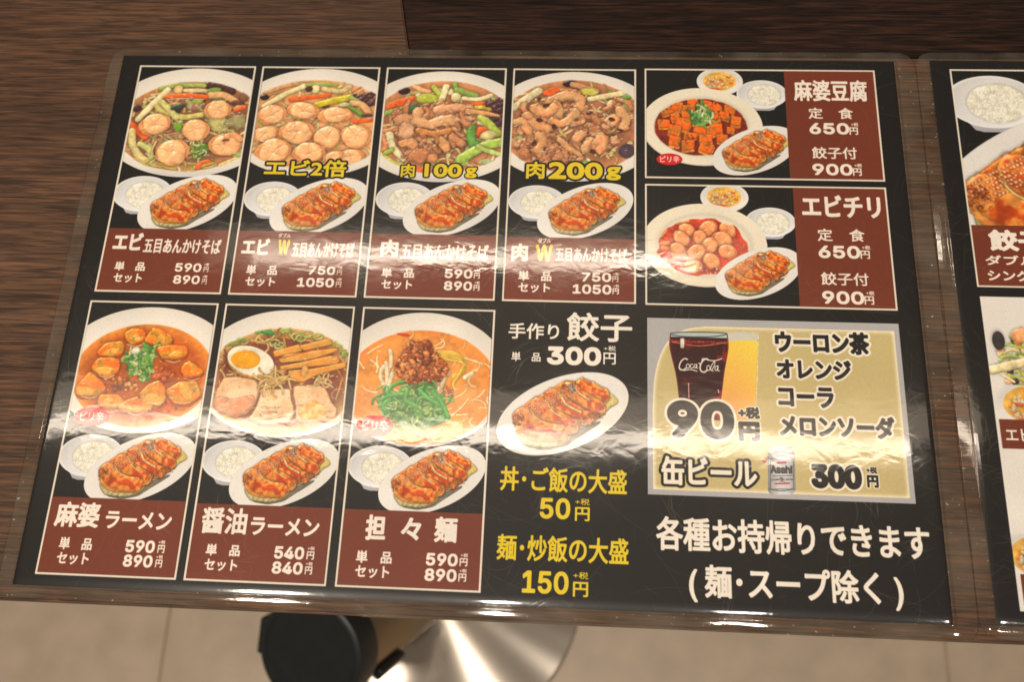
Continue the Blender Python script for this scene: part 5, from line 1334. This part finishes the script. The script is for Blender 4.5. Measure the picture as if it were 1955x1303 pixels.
disc = lathe('base_disc', [(0.01, -699.9), (DR - 1, -699.9), (DR, -697), (DR - 3, -693), (30, -687), (0.01, -686.8)], 128, DISC); disc.location = (CX * MM, CY * MM, 0); tpart(disc)
disc['label'] = 'round brushed steel foot of the table, with a bright radial streak'

# ------------------------------------------------------------------ menus
def round_rect(x0, x1, y0, y1, r, n=6):
    P = []
    for cx, cy, a0 in ((x1 - r, y1 - r, 0), (x0 + r, y1 - r, 90), (x0 + r, y0 + r, 180), (x1 - r, y0 + r, 270)):
        for i in range(n + 1):
            a = math.radians(a0 + 90 * i / n); P.append((cx + r * math.cos(a), cy + r * math.sin(a)))
    return P

def resample(P, n):
    P = np.array(P + [P[0]]); d = np.r_[0, np.cumsum(np.hypot(*np.diff(P, axis=0).T))]; t = np.linspace(0, d[-1], n, endpoint=False)
    return np.stack([np.interp(t, d, P[:, 0]), np.interp(t, d, P[:, 1])], 1)

def film_margin(x0, x1, y0, y1, ox0, ox1, oy0, oy1, parent, notch=None, seed=1, corner=7):
    """Clear plastic border: from the sheet's edge down to the table and out to an uneven rounded rim."""
    r = np.random.RandomState(seed); prof = [(0, .16), (.06, .15), (.12, -.25), (.2, -.55), (.26, -.50), (.34, -.60), (.97, -.62), (1.0, -.72), (1.0, -.95)]
    # spokes: along every side plus corner fans
    pts_in, pts_out = [], []
    n = 60
    c = corner
    outer = round_rect(ox0, ox1, oy0, oy1, c, 8)
    O = resample(outer, 600)
    I = np.stack([np.clip(O[:, 0], x0, x1), np.clip(O[:, 1], y0, y1)], 1)
    wob = np.zeros(len(O))
    for k in range(1, 9): wob += r.normal() * .22 * np.sin(np.arange(len(O)) / len(O) * 6.28 * k * 5 + r.rand() * 6) / k ** .3
    vs, fs = [], []
    for i in range(len(O)):
        d = O[i] - I[i]; L = np.hypot(*d); d = d / L; Lw = L + wob[i] * .5
        if notch and O[i, 1] < (oy0 + 1) and O[i, 0] < notch: Lw -= 1.6
        for t, z in prof: vs.append(((I[i, 0] + d[0] * Lw * t) * MM, (I[i, 1] + d[1] * Lw * t) * MM, z * MM))
    m, k = len(O), len(prof)
    for i in range(m):
        for j in range(k - 1): fs.append((i * k + j, i * k + j + 1, ((i + 1) % m) * k + j + 1, ((i + 1) % m) * k + j))
    me = bpy.data.meshes.new('film_margin'); me.from_pydata(vs, [], fs); me.update()
    o = link('film_margin', me, FILM, parent, True)
    return o

def print_sheet(x0, x1, y0, y1, parent):
    """The black sheet: flat, with its front and side edges bent down a little."""
    xs = [x0, x0 + .8, x0 + 2.0] + list(np.linspace(x0 + 4, x1 - 4, 12)) + [x1 - 2.0, x1 - .8, x1]
    ys = [y1, y1 + .5, y1 + 1.1, y1 + 1.8, y1 + 2.6, y1 + 3.5, y1 + 4.4] + list(np.linspace(y1 + 12, y0 - 3, 8)) + [y0 - .8, y0]
    def z(x, y):
        d = max(0, 4.4 - (y - y1)); e = max(0, 1.6 - min(x - x0, x1 - x))
        return -.021 * d * d - .05 * e * e + .0
    vs = [(x * MM, y * MM, z(x, y) * MM) for y in ys for x in xs]; w = len(xs)
    fs = [(j * w + i, j * w + i + 1, (j + 1) * w + i + 1, (j + 1) * w + i) for j in range(len(ys) - 1) for i in range(w - 1)]
    me = bpy.data.meshes.new('print_sheet'); me.from_pydata(vs, [], fs); sheet_uv(me); me.update()
    return link('print_sheet', me, PRINT, parent, True)

Z_PANEL, Z_PIC = .04, .07
def panel(name, rect, shapes, texts, parent, label, letter_name='lettering'):
    x0, x1, y0, y1 = rect
    o = flat_shape(name, [(x0, y1), (x1, y1), (x1, y0), (x0, y0)], Z_PANEL, parent); o['label'] = label
    z = Z_PIC
    for nm, P, lab in shapes:
        if len(P) > 2:
            c = flat_shape(nm, P, z, o); z += .02
    for (a, b, c_, d) in texts:
        a, b, c_, d = max(a, x0 + .4), min(b, x1 - .4), max(c_, y1 + .4), min(d, y0 - .4)
        if b > a and d > c_: flat_shape(letter_name, [(a, c_), (b, c_), (b, d), (a, d)], z, o); z += .006
    return o

menu = empty('laminated_menu', (0, 0, 0))
tag(menu, 'large black laminated menu of noodle and dumpling sets lying whole across the table', 'menu', 'laminated menus on the table')
print_sheet(0, 408, 0, -277.73, menu)
film_margin(0, 408, -277.73, 0, -7.6, 418.6, -284.9, 5.8, menu, notch=156.5, seed=3, corner=8)
LAB = {1: 'prawn noodle panel with five prawns, 590 and 890 yen', 2: 'double prawn noodle panel with yellow lettering over the bowl', 3: 'pork 100 g noodle panel', 4: 'pork 200 g noodle panel',
       5: 'tofu set meal panel with red badge', 6: 'chilli prawn set meal panel', 7: 'red tofu ramen panel', 8: 'soy ramen panel with half an egg', 9: 'orange sesame noodle panel with green onions'}
for n in (1, 2, 3, 4, 5, 6, 7, 8, 9):
    panel('dish_panel', panel_xy(n), SHAPES.get(n, []), TEXTS.get(n, []), menu, LAB[n])
dp = panel('drinks_panel', panel_xy(10), [], TEXTS.get('d', []), menu, 'pale gold drinks panel with cola and orange glasses')
Kp = lambda P, t: [mm(t, *p) for p in P]
flat_shape('orange_glass_picture', Kp([(552, 90), (770, 96), (752, 600), (500, 600), (556, 205)], 'K'), Z_PIC, dp)
flat_shape('cola_glass_picture', Kp([(150, 96), (548, 100), (556, 205), (530, 360), (505, 575), (212, 575), (190, 400), (142, 200)], 'K'), Z_PIC + .01, dp)
flat_shape('beer_can_picture', Kp([(546, 575), (560, 560), (640, 560), (655, 580), (660, 740), (640, 760), (560, 758), (546, 745)], 'L5'), Z_PIC + .02, dp)
flat_shape('dumpling_plate_picture', SHAPES['plate'][0][1], Z_PANEL, menu)
for (a, b, c_, d) in TEXTS['m']: flat_shape('lettering', [(a, c_), (b, c_), (b, d), (a, d)], Z_PANEL + .01, menu)

M2X0 = mm('P', 1772, 115)[0]
menu2 = empty('laminated_menu', (M2X0 * MM, 0, 0))
tag(menu2, 'laminated menu at the right edge, cut off, with a large dumpling plate panel', 'menu', 'laminated menus on the table')
inv2 = Matrix.Translation(-Vector(menu2.location))
M2L = back(1900, 1196)[0]; yS0, yS1 = back(1772, 116)[1], back(1902, 1196)[1]
kids = [print_sheet(M2X0 + .5, M2X0 + 408, yS0, yS1, None), film_margin(M2X0 + .5, M2X0 + 408, yS1, yS0, 419.2, M2X0 + 416, yS1 - 5.6, yS0 + 5.6, None, seed=9, corner=8)]
kids.append(panel('dish_panel', S2A, SHAPES['s1'], TEXTS['s1'], None, 'large dumpling plate panel with rice bowl'))
kids.append(panel('dish_panel', S2B, SHAPES['s2'], TEXTS['s2'], None, 'pale panel with vegetable noodles and soup bowls'))
for k in kids: k.parent = menu2; k.matrix_parent_inverse = inv2

# ------------------------------------------------------------------ steel flask with black lid, below the front edge
A_ = Vector(back(590, 1252, -430).tolist()); B_ = Vector(back(800, 1105, -640).tolist())
axis = (A_ - B_).normalized()
Q = axis.to_track_quat('Z', 'Y').to_matrix().to_4x4()
flask = empty('steel_flask', tuple(B_ * MM)); tag(flask, 'brushed steel cylinder flask with round black lid leaning below the front table edge', 'flask')
LEN = (A_ - B_).length
MB_ = Q
R = 49
def fpart(name, prof, mat, n=72): 
    return lathe(name, prof, n, mat, flask, MB_)
fpart('body', [(R - 8, -60), (R - 3, -58), (R - 1, -50), (R - 1, LEN - 34), (R - 4, LEN - 30)], STEEL)
lid = fpart('lid', [(R + 1, LEN - 33), (R + 3, LEN - 31), (R + 3.5, LEN - 6), (R + 1.5, LEN - 1.5), (R - 2, LEN), (R - 4, LEN - .2), (R - 5.5, LEN - 2), (R - 8, LEN - 2.2), (1, LEN - 2.2)], BLACK)
def fbox(name, x0, x1, y0, y1, z0, z1, mat, parent, rotz, bev=2):
    me = box_mesh(name, x0, x1, y0, y1, z0, z1, bev, 3); me.transform(MB_ @ Matrix.Rotation(math.radians(rotz), 4, 'Z')); return link(name, me, mat, parent, True)
# direction of +x around the axis is found by the picture: clip to the left, hinge to the upper right
def ang_to(px, py):
    t = Vector(back(px, py, -430).tolist()) - A_; l = Q.inverted() @ t; return math.degrees(math.atan2(l.y, l.x))
fbox('clip', R + 1, R + 9, -17, 17, LEN - 34, LEN - 8, BLACK, lid, ang_to(480, 1232))
fbox('hinge', R - 1, R + 10, -10, 10, LEN - 30, LEN - 12, BLACK, lid, ang_to(655, 1172))
fbox('hinge_pin', R + 9, R + 13, -4, 4, LEN - 26, LEN - 18, STEEL, lid, ang_to(655, 1172), 1)
fbox('handle', R - 1, R + 8, -6, 6, LEN - 96, LEN - 46, BLACK, flask, ang_to(690, 1345), 3)
